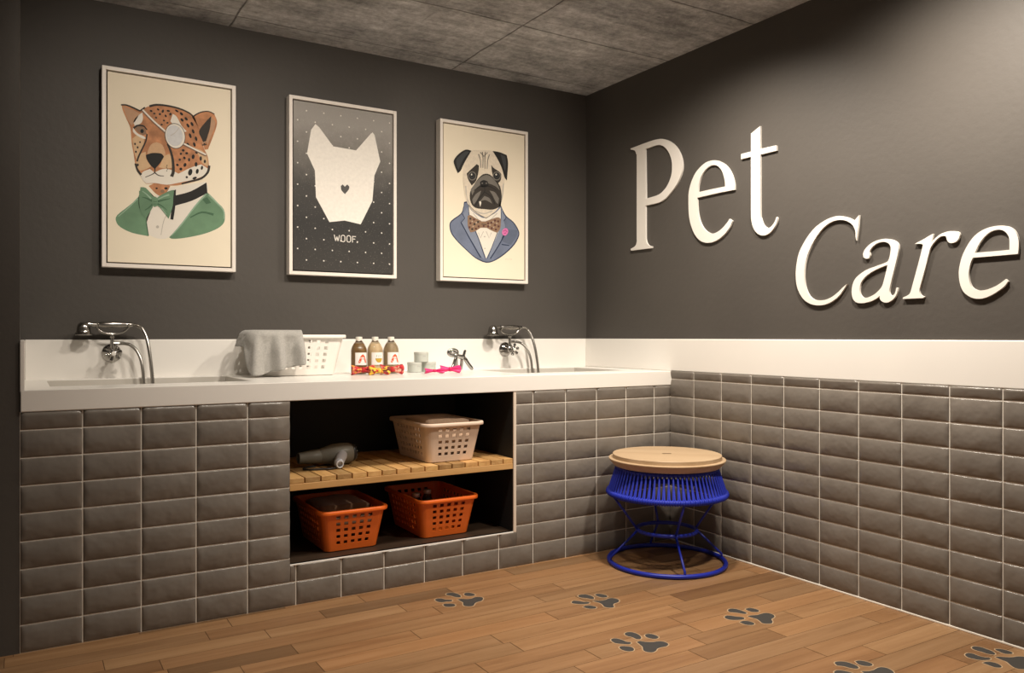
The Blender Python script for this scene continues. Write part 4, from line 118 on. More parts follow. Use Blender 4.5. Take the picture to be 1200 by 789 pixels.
def concrete_mat():
    k = NT('board_marked_concrete'); tc = k.n('TexCoord'); o = tc.outputs['Object']
    wob = k.n('TexNoise', {'Vector': o, 'Scale': 3.0, 'Detail': 4.0})
    wv = k.n('VectorMath', {0: wob.outputs['Color'], 'Scale': 0.03}, operation='SCALE')
    ow = k.n('VectorMath', {0: o, 1: wv.outputs[0]}, operation='ADD')
    n1 = k.n('TexNoise', {'Vector': o, 'Scale': 2.2, 'Detail': 10.0, 'Roughness': 0.72})
    mp = k.n('Mapping', {'Vector': ow.outputs[0], 'Scale': (1.6, 9.0, 1.0)})
    n2 = k.n('TexNoise', {'Vector': mp.outputs['Vector'], 'Scale': 1.4, 'Detail': 8.0, 'Roughness': 0.75})
    n3 = k.n('TexNoise', {'Vector': o, 'Scale': 26.0, 'Detail': 6.0, 'Roughness': 0.75})
    m1 = k.n('Math', {0: n1.outputs['Fac'], 1: 0.62}, operation='MULTIPLY')
    m2 = k.n('Math', {0: n2.outputs['Fac'], 1: 0.38, 2: m1.outputs[0]}, operation='MULTIPLY_ADD')
    c = k.ramp(m2.outputs[0], [(.38, (0.20, 0.20, 0.20)), (.5, (0.47, 0.468, 0.466)), (.60, (0.72, 0.72, 0.72))])
    mb = k.n('Mapping', {'Vector': ow.outputs[0], 'Location': (0.35, 0.32, 0)})
    br = k.n('TexBrick', {'Vector': mb.outputs['Vector'], 'Color1': (1, 1, 1, 1), 'Color2': (.90, .90, .90, 1), 'Mortar': (.34, .32, .30, 1), 'Scale': 1.0, 'Mortar Size': 0.006, 'Mortar Smooth': 0.9, 'Brick Width': 1.25, 'Row Height': 0.62}, offset=0.0)
    mb2 = k.n('Mapping', {'Vector': ow.outputs[0], 'Location': (0.9, 0.11, 0)})
    br2 = k.n('TexBrick', {'Vector': mb2.outputs['Vector'], 'Color1': (1, 1, 1, 1), 'Color2': (1, 1, 1, 1), 'Mortar': (.55, .53, .50, 1), 'Scale': 1.0, 'Mortar Size': 0.004, 'Mortar Smooth': 1.0, 'Brick Width': 2.6, 'Row Height': 0.31}, offset=0.4)
    mx = k.n('MixRGB', {'Fac': 0.75, 'Color1': c, 'Color2': br.outputs['Color']}, blend_type='MULTIPLY')
    gate = k.ramp(n1.outputs['Fac'], [(.45, (0, 0, 0)), (.6, (.7, .7, .7))])
    mxb = k.n('MixRGB', {'Fac': gate, 'Color1': mx.outputs['Color'], 'Color2': br2.outputs['Color']}, blend_type='MULTIPLY')
    pit = k.n('MapRange', {'Value': n3.outputs['Fac'], 'From Min': .30, 'From Max': .62, 'To Min': .62, 'To Max': 1.12})
    mx2 = k.n('VectorMath', {0: mxb.outputs['Color'], 'Scale': pit.outputs[0]}, operation='SCALE')
    k.l(mx2.outputs[0], k.b.inputs['Base Color']); k.b.inputs['Roughness'].default_value = 0.85
    hh = k.n('Math', {0: n3.outputs['Fac'], 1: 0.6, 2: m2.outputs[0]}, operation='MULTIPLY_ADD')
    h2 = k.n('Math', {0: hh.outputs[0], 1: br.outputs['Fac']}, operation='SUBTRACT')
    bp = k.n('Bump', {'Height': h2.outputs[0], 'Strength': 0.8, 'Distance': 0.02})
    k.l(bp.outputs['Normal'], k.b.inputs['Normal'])
    return k.m
CONC = concrete_mat()

# ------------------------------------------------------------------ mesh helpers
def obj(name, bm, mats, parent=None, smooth=False, auto=None):
    me = bpy.data.meshes.new(name); bm.normal_update(); bm.to_mesh(me); bm.free()
    for m in (mats if isinstance(mats, (list, tuple)) else [mats]): me.materials.append(m)
    o = bpy.data.objects.new(name, me); COL.objects.link(o)
    if smooth or auto is not None:
        for p in me.polygons: p.use_smooth = True
    if auto is not None:
        bm2 = bmesh.new(); bm2.from_mesh(me)
        for e in bm2.edges:
            e.smooth = not (len(e.link_faces) == 2 and e.calc_face_angle(0) > R(auto)) 
        bm2.to_mesh(me); bm2.free()
    if parent: o.parent = parent
    return o
def thing(name, label, cat, loc=(0, 0, 0), rz=0, group=None):
    o = bpy.data.objects.new(name, None); COL.objects.link(o); o.empty_display_size = .05
    o.location = loc; o.rotation_euler = (0, 0, rz)
    return tag(o, label, cat, group)
def tag(o, label, cat, group=None):
    o['label'] = label; o['category'] = cat
    if group: o['group'] = group
    return o
def struct(o): o['kind'] = 'structure'; return o
def copy_thing(root):
    r = root.copy(); COL.objects.link(r)
    for ch in list(root.children):
        c = ch.copy(); COL.objects.link(c); c.parent = r
        for g in list(ch.children):
            d = g.copy(); COL.objects.link(d); d.parent = c
    return r
def bevel_mod(o, w=0.003, seg=2, ang=35):
    b = o.modifiers.new('bevel', 'BEVEL'); b.width = w; b.segments = seg; b.limit_method = 'ANGLE'; b.angle_limit = R(ang)
    return o
def add_box(bm, a, b, mi=0):
    x0, y0, z0 = a; x1, y1, z1 = b
    v = [bm.verts.new(p) for p in ((x0,y0,z0),(x1,y0,z0),(x1,y1,z0),(x0,y1,z0),(x0,y0,z1),(x1,y0,z1),(x1,y1,z1),(x0,y1,z1))]
    fs = []
    for q in ((0,3,2,1),(4,5,6,7),(0,1,5,4),(1,2,6,5),(2,3,7,6),(3,0,4,7)):
        f = bm.faces.new([v[i] for i in q]); f.material_index = mi; fs.append(f)
    return fs
def box(name, a, b, m, parent=None, bev=0):
    bm = bmesh.new(); add_box(bm, a, b); o = obj(name, bm, m, parent)
    if bev: bevel_mod(o, bev)
    return o
def add_lathe(bm, prof, n=32, M=Matrix(), mi=0, cap0=True, cap1=True):
    """prof: list of (radius, z)"""
    rings = []
    for r, z in prof:
        rings.append([bm.verts.new(M @ Vector((r*math.cos(2*math.pi*i/n), r*math.sin(2*math.pi*i/n), z))) for i in range(n)])
    for a, b in zip(rings, rings[1:]):
        for i in range(n):
            f = bm.faces.new((a[i], a[(i+1) % n], b[(i+1) % n], b[i])); f.material_index = mi
    if cap0: bm.faces.new(rings[0][::-1]).material_index = mi
    if cap1: bm.faces.new(rings[-1]).material_index = mi
    return rings
def smooth_path(pts, n=6):
    P = [Vector(p) for p in pts]; out = []
    for i in range(len(P)-1):
        p0 = P[max(0, i-1)]; p1 = P[i]; p2 = P[i+1]; p3 = P[min(len(P)-1, i+2)]
        for j in range(n):
            t = j/n
            out.append(0.5*((2*p1)+(p2-p0)*t+(2*p0-5*p1+4*p2-p3)*t*t+(3*p1-p0-3*p2+p3)*t**3))
    out.append(P[-1]); return out
def add_tube(bm, pts, rad, n=10, mi=0, closed=False, cap=True):
    """rad: number or list"""
    P = [Vector(p) for p in pts]; N = len(P)
    rr = rad if isinstance(rad, (list, tuple)) else [rad]*N
    up = None; rings = []
    for i, p in enumerate(P):
        if closed: t = P[(i+1) % N]-P[i-1]
        else: t = P[min(N-1, i+1)]-P[max(0, i-1)]
        t.normalize()
        if up is None:
            up = Vector((0, 0, 1)) if abs(t.z) < .9 else Vector((1, 0, 0))
        u = (up - t*up.dot(t)).normalized(); up = u; w = t.cross(u)
        rings.append([bm.verts.new(p+(u*math.cos(2*math.pi*k/n)+w*math.sin(2*math.pi*k/n))*rr[i]) for k in range(n)])
    pairs = list(zip(rings, rings[1:]))
    if closed: pairs.append((rings[-1], rings[0]))
    for a, b in pairs:
        for k in range(n):
            bm.faces.new((a[k], a[(k+1) % n], b[(k+1) % n], b[k])).material_index = mi
    if cap and not closed:
        bm.faces.new(rings[0][::-1]).material_index = mi; bm.faces.new(rings[-1]).material_index = mi
    return rings
def circle(cx, cy, z, r, n=64):
    return [(cx+r*math.cos(2*math.pi*i/n), cy+r*math.sin(2*math.pi*i/n), z) for i in range(n)]
def round_loop(pts, corner=52, n=4):
    """closed outline: smooth where it bends gently, keep the sharp corners"""
    P = [Vector((p[0], p[1])) for p in pts]; N = len(P); sharp = []
    for i in range(N):
        a = P[i]-P[i-1]; b = P[(i+1) % N]-P[i]
        sharp.append(a.length > 1e-9 and b.length > 1e-9 and abs(a.angle(b)) > R(corner))
    out = []
    for i in range(N):
        p1, p2 = P[i], P[(i+1) % N]
        p0 = P[i-1] if not sharp[i] else p1+(p1-p2)
        p3 = P[(i+2) % N] if not sharp[(i+1) % N] else p2+(p2-p1)
        if sharp[i] and sharp[(i+1) % N]:
            out.append((p1.x, p1.y)); continue
        for j in range(n):
            t = j/n
            q = 0.5*((2*p1)+(p2-p0)*t+(2*p0-5*p1+4*p2-p3)*t*t+(3*p1-p0-3*p2+p3)*t**3)
            out.append((q.x, q.y))
    return out
def add_prism(bm, loops, f0, f1, mi=0, bevel=0.0):
    """loops: outline + holes in 2D; f0/f1 map 2D -> back / front 3D points. f1 None = flat sheet only"""
    flat = [p for lp in loops for p in lp]
    tris = tessellate_polygon([[Vector((p[0], p[1], 0)) for p in lp] for lp in loops])
    va = [bm.verts.new(f0(*p)) for p in flat]
    fs = []
    def mk(vs):
        try: f = bm.faces.new(vs); f.material_index = mi; fs.append(f)
        except ValueError: pass
    if f1 is None:
        for t in tris: mk([va[i] for i in t])
        return fs
    vb = [bm.verts.new(f1(*p)) for p in flat]
    for t in tris: mk([va[i] for i in t]); mk([vb[i] for i in t[::-1]])
    k = 0
    for lp in loops:
        n = len(lp)
        for i in range(n): mk([va[k+i], va[k+(i+1) % n], vb[k+(i+1) % n], vb[k+i]])
        k += n
    bmesh.ops.recalc_face_normals(bm, faces=fs)
    return fs

# ------------------------------------------------------------------ THE ROOM
struct(box('wall_back', (X0-.3, YB, 0), (XR+.25, YB+.12, ZC), WALL))
struct(box('wall_right', (XR+.010, -1.2, 0), (XR+.13, YB, ZC), WALL))
struct(box('wall_left', (-2.4, YF, 0), (X0, YB, ZC), WALL))
struct(box('ceiling', (-2.4, -1.2, ZC), (XR+.13, YB+.12, ZC+.15), CONC))

# plank floor: long boards parallel to the counter with staggered butt joints
def build_floor():
    bm = bmesh.new(); cl = bm.loops.layers.color.new('plank')
    add_box(bm, (-2.4, -1.2, -.06), (XR+.01, YB, -.0015), 1)
    for f in bm.faces:
        for l in f.loops: l[cl] = (1, 1, 1, 1)
    rnd = random.Random(21); pw = PLANK_W; y = YF - PLANK_OFF
    rows = []
    while y > -1.2: rows.append(y); y -= pw
    rows.append
    for y1 in [YF - PLANK_OFF + pw] + rows:
        x = -2.4 - rnd.random()*.8
        while x < XR:
            L = rnd.choice([.42, .52, .62, .75, .9, 1.1])*rnd.uniform(.92, 1.08)
            a = max(-2.4, x+.0013); b = min(XR+.008, x+L-.0013)
            ya, yb = y1-pw+.0008, min(y1-.0008, YF)
            if b > a and yb > ya:
                t = rnd.choice([.82, .90, .94, .97, 1.0, 1.0, 1.03, 1.06]); w = rnd.uniform(-.05, .03)
                v = [bm.verts.new(p) for p in ((a, ya, 0), (b, ya, 0), (b, yb, 0), (a, yb, 0))]
                f = bm.faces.new(v)
                c = (min(1, t*.9), min(1, (t-w*.5)*.9), min(1, (t-w)*.9), 1)
                for l in f.loops: l[cl] = c
            x += L
    return struct(obj('floor', bm, [FLOORM, SEAM]))
PLANK_W, PLANK_OFF = 0.1, 0.02
build_floor()

# ---- pillow tiles, 200 x 100 mm
TW, TH, GAP = 0.1994, 0.1, 0.0043
def pillow(bm, to3, full, clip, bulge=0.0078):
    """one cushion-faced tile; full = its own rectangle, clip = the piece that is left after cutting"""
    a0, b0, a1, b1 = full; c0, d0, c1, d1 = clip
    if c1-c0 < .004 or d1-d0 < .004: return
    def prof(t):
        s = min(1, max(0, t)); e = min(s, 1-s)
        return e
    def h(a, b):
        u = min(a-a0, a1-a); v = min(b-b0, b1-b)
        su = 1-(1-min(1, max(0, u)/.020))**2; sv = 1-(1-min(1, max(0, v)/.048))**2
        return .0012 + bulge*(su**.8)*(sv**.85)
    us = sorted({c0, c1} | {x for x in (a0, a0+.004, a0+.010, a0+.020, (a0+a1)/2, a1-.020, a1-.010, a1-.004, a1) if c0 < x < c1})
    vs = sorted({d0, d1} | {x for x in (b0, b0+.004, b0+.010, b0+.020, b0+.032, (b0+b1)/2, b1-.032, b1-.020, b1-.010, b1-.004, b1) if d0 < x < d1})
    g = [[bm.verts.new(to3(a, b, h(a, b))) for b in vs] for a in us]
    for i in range(len(us)-1):
        for j in range(len(vs)-1):
            f = bm.faces.new((g[i][j], g[i+1][j], g[i+1][j+1], g[i][j+1])); f.material_index = 1; f.smooth = True
    # edges down to the grout
    ring = [g[i][0] for i in range(len(us))]+[g[-1][j] for j in range(1, len(vs))]+[g[i][-1] for i in range(len(us)-2, -1, -1)]+[g[0][j] for j in range(len(vs)-2, 0, -1)]
    pts = [(a, vs[0]) for a in us]+[(us[-1], b) for b in vs[1:]]+[(a, vs[-1]) for a in us[-2::-1]]+[(us[0], b) for b in vs[-2:0:-1]]
    low = [bm.verts.new(to3(a, b, 0)) for a, b in pts]
    n = len(ring)
    for i in range(n):
        f = bm.faces.new((ring[(i+1) % n], ring[i], low[i], low[(i+1) % n])); f.material_index = 1

NX0, NX1, NZ0, NZ1 = 0.9585, 2.0795, 0.1745, SLAB_B    # niche opening
def tiled_front():
    bm = bmesh.new(); D = .02
    for a, b in (((X0, 0), (NX0, SLAB_B)), ((NX1, 0), (XR+.01, SLAB_B)), ((NX0, 0), (NX1, NZ0))):
        add_box(bm, (a[0], YF, a[1]), (b[0], YF+D, b[1]), 0)
    to3 = lambda a, b, h: Vector((a, YF-h, b))
    i = 0
    while X0+i*TW < XR:
        for j in range(9):
            f = (X0+i*TW+GAP/2, j*TH+GAP/2, X0+(i+1)*TW-GAP/2, (j+1)*TH-GAP/2)
            def clip(x0, z0, x1, z1):
                c = (max(f[0], x0), max(f[1], z0), min(f[2], x1), min(f[3], z1))
                if c[2] > c[0] and c[3] > c[1]: pillow(bm, to3, f, c)
            if f[1] < NZ0-.002 < f[3] and f[2] > NX0 and f[0] < NX1:     # row cut by the niche sill
                clip(X0, 0, NX0, SLAB_B-.002); clip(max(NX0, f[0]), 0, min(NX1, f[2]), NZ0-.004); clip(NX1+.001, 0, XR, SLAB_B-.002)
            elif f[3] < NZ0: clip(X0, 0, XR-.001, SLAB_B)
            else: clip(X0, 0, NX0-.001, SLAB_B-.002); clip(NX1+.001, 0, XR-.001, SLAB_B-.002)
        i += 1
    return struct(obj('wall_front', bm, [GROUT, TILE]))
tiled_front()
def tiled_dado():
    bm = bmesh.new()
    add_box(bm, (XR, -1.2, 0), (XR+.010, YF+.02, SLAB_T), 0)
    to3 = lambda a, b, h: Vector((XR-h, -a, b))
    YR0 = 3.1719
    for i in range(-1, 20):
        for j in range(10):
            y1 = YR0-i*TW; y0 = y1-TW
            f = (-y1+GAP/2, j*TH+GAP/2, -y0-GAP/2, (j+1)*TH-GAP/2)
            c = (max(f[0], -YF+.001), f[1], f[2], min(f[3], SLAB_T-.001))
            if c[2] > c[0] and c[3] > c[1]: pillow(bm, to3, f, c)
    return struct(obj('wall_right_dado', bm, [GROUT, TILE]))
tiled_dado()
# white floor-line bead under the dado tiles
struct(bevel_mod(box('baseboard_right', (XR-.006, -1.2, 0), (XR, YF-.001, .008), GROUT), .002))

# niche under the worktop
def niche():
    bm = bmesh.new(); yb = YF+.62; t = .02
    add_box(bm, (NX0-t, YF+.02, NZ0-t), (NX0, yb, NZ1))
    add_box(bm, (NX1-.015, YF+.001, NZ0), (NX1, yb, NZ1-.001))
    add_box(bm, (NX0-t, yb, NZ0-t), (NX1+t, yb+t, NZ1))
    return struct(obj('wall_niche', bm, BLACK))
niche()
struct(box('floor_niche', (NX0, YF+.003, NZ0-.015), (NX1-.015, YF+.62, NZ0), mat('dark_walnut_board', (0.035, 0.021, 0.012), 0.5, var=.2, vscale=12)))
struct(bevel_mod(box('trim_1', (NX1-.0152, YF-.007, NZ0-.003), (NX1+.0005, YF+.0008, NZ1-.001), CREAM), .001))
struct(bevel_mod(box('trim_2', (NX0, YF-.0075, NZ0-.0045), (NX1-.0155, YF+.0025, NZ0+.0005), mat('white_metal_trim', (.8, .77, .72), .35)), .001))

# ---- worktop with two sunk basins
B1 = (0.087, 3.549, 0.851, 4.078); B2 = (2.229, 3.549, 2.962, 4.078)
ct = thing('countertop', 'long white worktop slab with two sunken basins over the tiled counter front', 'countertop', (X0, YF, SLAB_B))
def slab():
    bm = bmesh.new(); o = Vector((X0, YF, SLAB_B))
    xs = [X0+.002, B1[0], B1[2], B2[0], B2[2], XR+.009]; ys = [YF-.010, B1[1], B1[3], YB-.001]
    g = [[bm.verts.new(Vector((x, y, SLAB_T))-o) for y in ys] for x in xs]; fs = []
    for i in range(5):
        for j in range(3):
            if j == 1 and i in (1, 3): continue
            fs.append(bm.faces.new((g[i][j], g[i+1][j], g[i+1][j+1], g[i][j+1])))
    r = bmesh.ops.extrude_face_region(bm, geom=fs)
    for v in r['geom']:
        if isinstance(v, bmesh.types.BMVert): v.co.z -= SLAB_T-SLAB_B-.0005
    bmesh.ops.recalc_face_normals(bm, faces=bm.faces)
    s = obj('slab', bm, WHITE, ct); bevel_mod(s, .0035, 3)
slab()
def basin(b):
    bm = bmesh.new(); o = Vector((X0, YF, SLAB_B)); zt = SLAB_T-.0038; zb = SLAB_T-.20; t = .0012
    x0, y0, x1, y1 = b
    def loop(x0, y0, x1, y1, z): return [bm.verts.new(Vector(p)-o) for p in ((x0,y0,z),(x1,y0,z),(x1,y1,z),(x0,y1,z))]
    e0 = .0016; a = loop(x0+e0, y0+e0, x1-e0, y1-e0, zt); c = loop(x0+.02, y0+.02, x1-.02, y1-.02, zb)
    d = loop(x0+.0003, y0+.0003, x1-.0003, y1-.0003, zt); e = loop(x0+.0003, y0+.0003, x1-.0003, y1-.0003, zb-t)
    for k in range(4):
        q = (k+1) % 4
        bm.faces.new((a[q], a[k], c[k], c[q])); bm.faces.new((d[k], d[q], e[q], e[k])); bm.faces.new((a[k], a[q], d[q], d[k]))
    bm.faces.new(c); bm.faces.new(e[::-1])
    bmesh.ops.recalc_face_normals(bm, faces=bm.faces)
    s = obj('sink_basin', bm, mat('shade_greyed_basin', (.56, .53, .48), .35), ct)  # liner colour greyed below the slab white to stand in for shade inside
    bm = bmesh.new(); add_lathe(bm, [(.001, .004), (.026, .004), (.032, .002), (.034, 0)], 24, Matrix.Translation(Vector(((x0+x1)/2, (y0+y1)/2, zb+.001))-o))
    obj('drain', bm, CHROME, s, smooth=True)
basin(B1); basin(B2)
struct(bevel_mod(box('trim_3', (X0+.016, YB-.014, SLAB_T-.007), (XR-.003, YB-.0003, BAND), WHITE), .0045, 3))          # back upstand
struct(bevel_mod(box('trim_4', (X0+.0003, YF-.0095, SLAB_T-.007), (X0+.0150, YB-.0003, BAND), WHITE), .003, 3))          # left upstand
struct(bevel_mod(box('trim_5', (XR-.0025, -1.2, SLAB_T+.0003), (XR+.0097, YB-.0003, BAND), WHITE), .0045, 3))           # band on the right wall

# ------------------------------------------------------------------ slatted shelf in the niche
sh = thing('slatted_shelf', 'slatted pine shelf across the black niche under the worktop', 'shelf', (NX0, YF, .484))
def shelf():
    bm = bmesh.new(); cl = bm.loops.layers.color.new('plank'); o = Vector((NX0, YF, .484)); rnd = random.Random(3)
    x = .9535; p = .0704
    while x < NX1-.016:
        a, b = max(x+.0030, NX0+.001), min(x+p-.0030, NX1-.0155)
        n0 = len(bm.faces)
        if b-a > .01:
            add_box(bm, Vector((a, YF+.001, .5125))-o, Vector((b, YF+.60, .536))-o)
        bm.faces.ensure_lookup_table(); t = rnd.choice([.80, .9, .95, 1.0, 1.0, .97]); 
        for f in bm.faces[n0:]:
            for l in f.loops: l[cl] = (t, t*rnd.uniform(.97, 1), t*.97, 1)
        x += p
    d = obj('slat_deck', bm, SLAT, sh); bevel_mod(d, .0018, 2)
    bm = bmesh.new(); add_box(bm, Vector((NX0+.001, YF-.001, .484))-o, Vector((NX1-.0155, YF+.03, .5123))-o)
    bevel_mod(obj('front_rail', bm, RAIL, sh), .0015, 2)
shelf()

# ------------------------------------------------------------------ baskets
def rrect(w, d, r, cols_w, cols_d):
    """perimeter of a rounded rectangle starting at the front-left; cols = break points (0..1) on the straight runs"""
    pts = []; x, y = w/2, d/2
    def run(p, q, br): 
        for t in br: pts.append((p[0]+(q[0]-p[0])*t, p[1]+(q[1]-p[1])*t))
    def arc(cx, cy, a0):
        for k in range(1, 5): pts.append((cx+r*math.cos(R(a0+k*18)), cy+r*math.sin(R(a0+k*18))))
    run((-x+r, -y), (x-r, -y), cols_w); arc(x-r, -y+r, -90)
    run((x, -y+r), (x, y-r), cols_d); arc(x-r, y-r, 0)
    run((x-r, y), (-x+r, y), cols_w); arc(-x+r, y-r, 90)
    run((-x, y-r), (-x, -y+r), cols_d); arc(-x+r, -y+r, 180)
    return pts
def hole_breaks(n, hole=.52):
    """n holes on a run: alternating solid / hole"""
    br = [0.0]; m = .09; w = (1-2*m)/n
    for i in range(n): 
        c = m+(i+.5)*w; br += [c-w*hole/2, c+w*hole/2]
    return br+[1.0]
def make_basket(label, bmat, group=None, H=.19, cols=(5, 8)):
    t = thing('laundry_basket', label, 'basket', group=group)
    cw, cd = hole_breaks(cols[0]), hole_breaks(cols[1], .45)
    zs = [0.0, .004, .022]; hr = []
    nr = 5; za, zb = .026, H-.018; p = (zb-za)/nr
    for k in range(nr): zs += [za+k*p+p*.24, za+k*p+p*.76]; hr.append(len(zs)-2)
    zs += [H-.006, H]
    bm = bmesh.new(); rings = []
    for z in zs:
        f = z/H; ins = .006 if z == 0 else 0
        q = rrect(.245+.060*f-ins*2, .350+.085*f-ins*2, .026+.008*f, cw, cd)
        rings.append([bm.verts.new((x, y, z)) for x, y in q])
    n = len(rings[0]); hole_cols = set()
    k = 0
    for br in (cw, cd, cw, cd):
        for i in range(1, len(br)-1, 2): hole_cols.add(k+i)
        k += len(br)+4
    for j in range(len(zs)-1):
        for i in range(n):
            if j in hr and i in hole_cols: continue
            bm.faces.new((rings[j][i], rings[j][(i+1) % n], rings[j+1][(i+1) % n], rings[j+1][i]))
    bm.faces.new(rings[0][::-1])
    b = obj('basket_body', bm, bmat, t, smooth=False)
    s = b.modifiers.new('solid', 'SOLIDIFY'); s.thickness = .0032; s.offset = -1
    # rolled rim
    bm = bmesh.new(); prof = [(.000, H-.0165), (.011, H-.0165), (.0125, H-.013), (.0125, H-.003), (.009, H+.001), (.002, H+.001), (-.002, H-.003), (-.003, H-.012)]
    rr = []
    for off, z in prof:
        q = rrect(.305+2*off, .435+2*off, .034+max(0, off), [0, .5, 1], [0, .5, 1])
        rr.append([bm.verts.new((x, y, z)) for x, y in q])
    m = len(rr[0])
    for a, c in zip(rr, rr[1:]+rr[:1]):
        for i in range(m): bm.faces.new((a[i], a[(i+1) % m], c[(i+1) % m], c[i]))
    bmesh.ops.recalc_face_normals(bm, faces=bm.faces)
    obj('rim', bm, bmat, t, smooth=True)
    return t
ORANGE = mat('orange_plastic', (0.84, 0.16, 0.018), 0.38)
BEIGE = mat('beige_plastic', (0.72, 0.56, 0.44), 0.42)
WPL = mat('white_plastic', (0.84, 0.80, 0.74), 0.35)
FRONT = 3.45
def place(o, x, y, z, rz=0): o.location = (x, y, z); o.rotation_euler = (0, 0, rz); return o
place(make_basket('orange plastic basket holding a folded brown towel, low in the niche', ORANGE, 'orange baskets on the niche floor'), 1.268, FRONT+.175, NZ0+.0005)
place(make_basket('orange plastic basket holding capped jars, to the right on the niche floor', ORANGE, 'orange baskets on the niche floor'), 1.742, FRONT+.175, NZ0+.0005)
place(make_basket('beige plastic basket with tan towels on the slatted shelf', BEIGE), 1.757, 3.42+.175, .5365)
place(make_basket('white plastic laundry basket on the worktop with a towel over its end', WPL, H=.2, cols=(5, 7)), 1.156, 3.86+.122, SLAB_T+.0006, R(90))

def folded_towel(name, label, cat, m, w, d, h, loc, rz=0, layers=2, roll=True):
    """soft folded towel: stacked rounded layers joined by a fold along the front"""
    bm = bmesh.new(); n = 20; k = 28; rnd = random.Random(hash_(label))
    # cross-section in the Y-Z plane (an S of cloth layers), swept along X with soft ends
    lh = h/layers; path = []
    for L in range(layers):
        z = lh*(L+.5)
        ys = [(-d/2+lh*.4)+(d-lh*.8)*i/9 for i in range(10)]
        if L % 2: ys = ys[::-1]
        path += [(y, z) for y in ys]
        if L < layers-1:
            ye = ys[-1]; sgn = 1 if L % 2 == 0 else -1
            for a in (30, 60, 90, 120, 150): path.append((ye+sgn*lh*.5*math.sin(R(a)), z+lh*.5-lh*.5*math.cos(R(a))))
    th = lh*.47
    P = [Vector((0, y, z)) for y, z in path]; N = len(P); rings = []
    for xi in range(n+1):
        x = -w/2+w*xi/n; e = 1-abs(2*xi/n-1)**8*.35; ring = []
        offs = []
        for i, p in enumerate(P):
            t = (P[min(N-1, i+1)]-P[max(0, i-1)]).normalized(); nn = Vector((0, -t.z, t.y)); offs.append((p, nn))
        outer = [p+nn*th*e for p, nn in offs]; inner = [p-nn*th*e for p, nn in offs][::-1]
        for q in outer+inner:
            j = .004*noise.noise(Vector((x*14, q.y*14, q.z*20+len(label))))
            sag = .008*math.sin(x*9+len(label))*(q.z/h)
            ring.append(bm.verts.new((x, q.y+j*2, max(.0008, q.z+j*(q.z/h)+sag*.5))))
        rings.append(ring)
    M = len(rings[0])
    for a, b in zip(rings, rings[1:]):
        for i in range(M): bm.faces.new((a[i], a[(i+1) % M], b[(i+1) % M], b[i]))
    bm.faces.new(rings[0][::-1]); bm.faces.new(rings[-1])
    bmesh.ops.recalc_face_normals(bm, faces=bm.faces)
    o = obj(name, bm, m, None, smooth=True); place(o, *loc, rz); tag(o, label, cat)
    return o
def hash_(s): return sum(ord(c)*(i+1) for i, c in enumerate(s))
TAN = mat('tan_terry', (0.60, 0.43, 0.30), 0.95, var=.08, vscale=90, bump=.6, bscale=260, sheen=.3)
BROWN = mat('brown_terry', (0.26, 0.15, 0.085), 0.95, var=.1, vscale=90, bump=.6, bscale=260, sheen=.3)
folded_towel('folded_towel', 'tan folded towel filling the beige basket on the shelf', 'towel', TAN, .225, .27, .200, (1.760, 3.572, .5415), 0, 4)
folded_towel('folded_towel', 'brown folded towel inside an orange basket in the niche', 'towel', BROWN, .225, .27, .192, (1.266, 3.63, NZ0+.006), 0, 4)

# capped jars inside the right orange basket
JAR = mat('dark_jar_glass', (0.05, 0.03, 0.02), 0.15)
TINL = mat('pale_metal_lid', (0.86, 0.81, 0.73), 0.3, metal=.3)
for i, (x, y, h, lab) in enumerate(((1.70, 3.70, .165, 'dark jar with pale metal lid in the orange basket, nearer the left side'), (1.775, 3.725, .172, 'dark jar with pale metal lid at the back right of the orange basket'), (1.725, 3.60, .135, 'short dark jar with metal lid at the middle of the orange basket'))):
    t = thing('capped_jar', lab, 'jar', (x, y, NZ0+.0045), 0, 'jars in the orange basket')
    bm = bmesh.new(); add_lathe(bm, [(.026, 0), (.029, .003), (.029, h-.055), (.022, h-.03), (.017, h-.022), (.017, h-.006)], 20); obj('jar_body', bm, JAR, t, auto=50)
    bm = bmesh.new(); add_lathe(bm, [(.0185, h-.02), (.0195, h-.018), (.0195, h-.002), (.018, h), (.002, h)], 20); obj('lid', bm, TINL, t, auto=50)

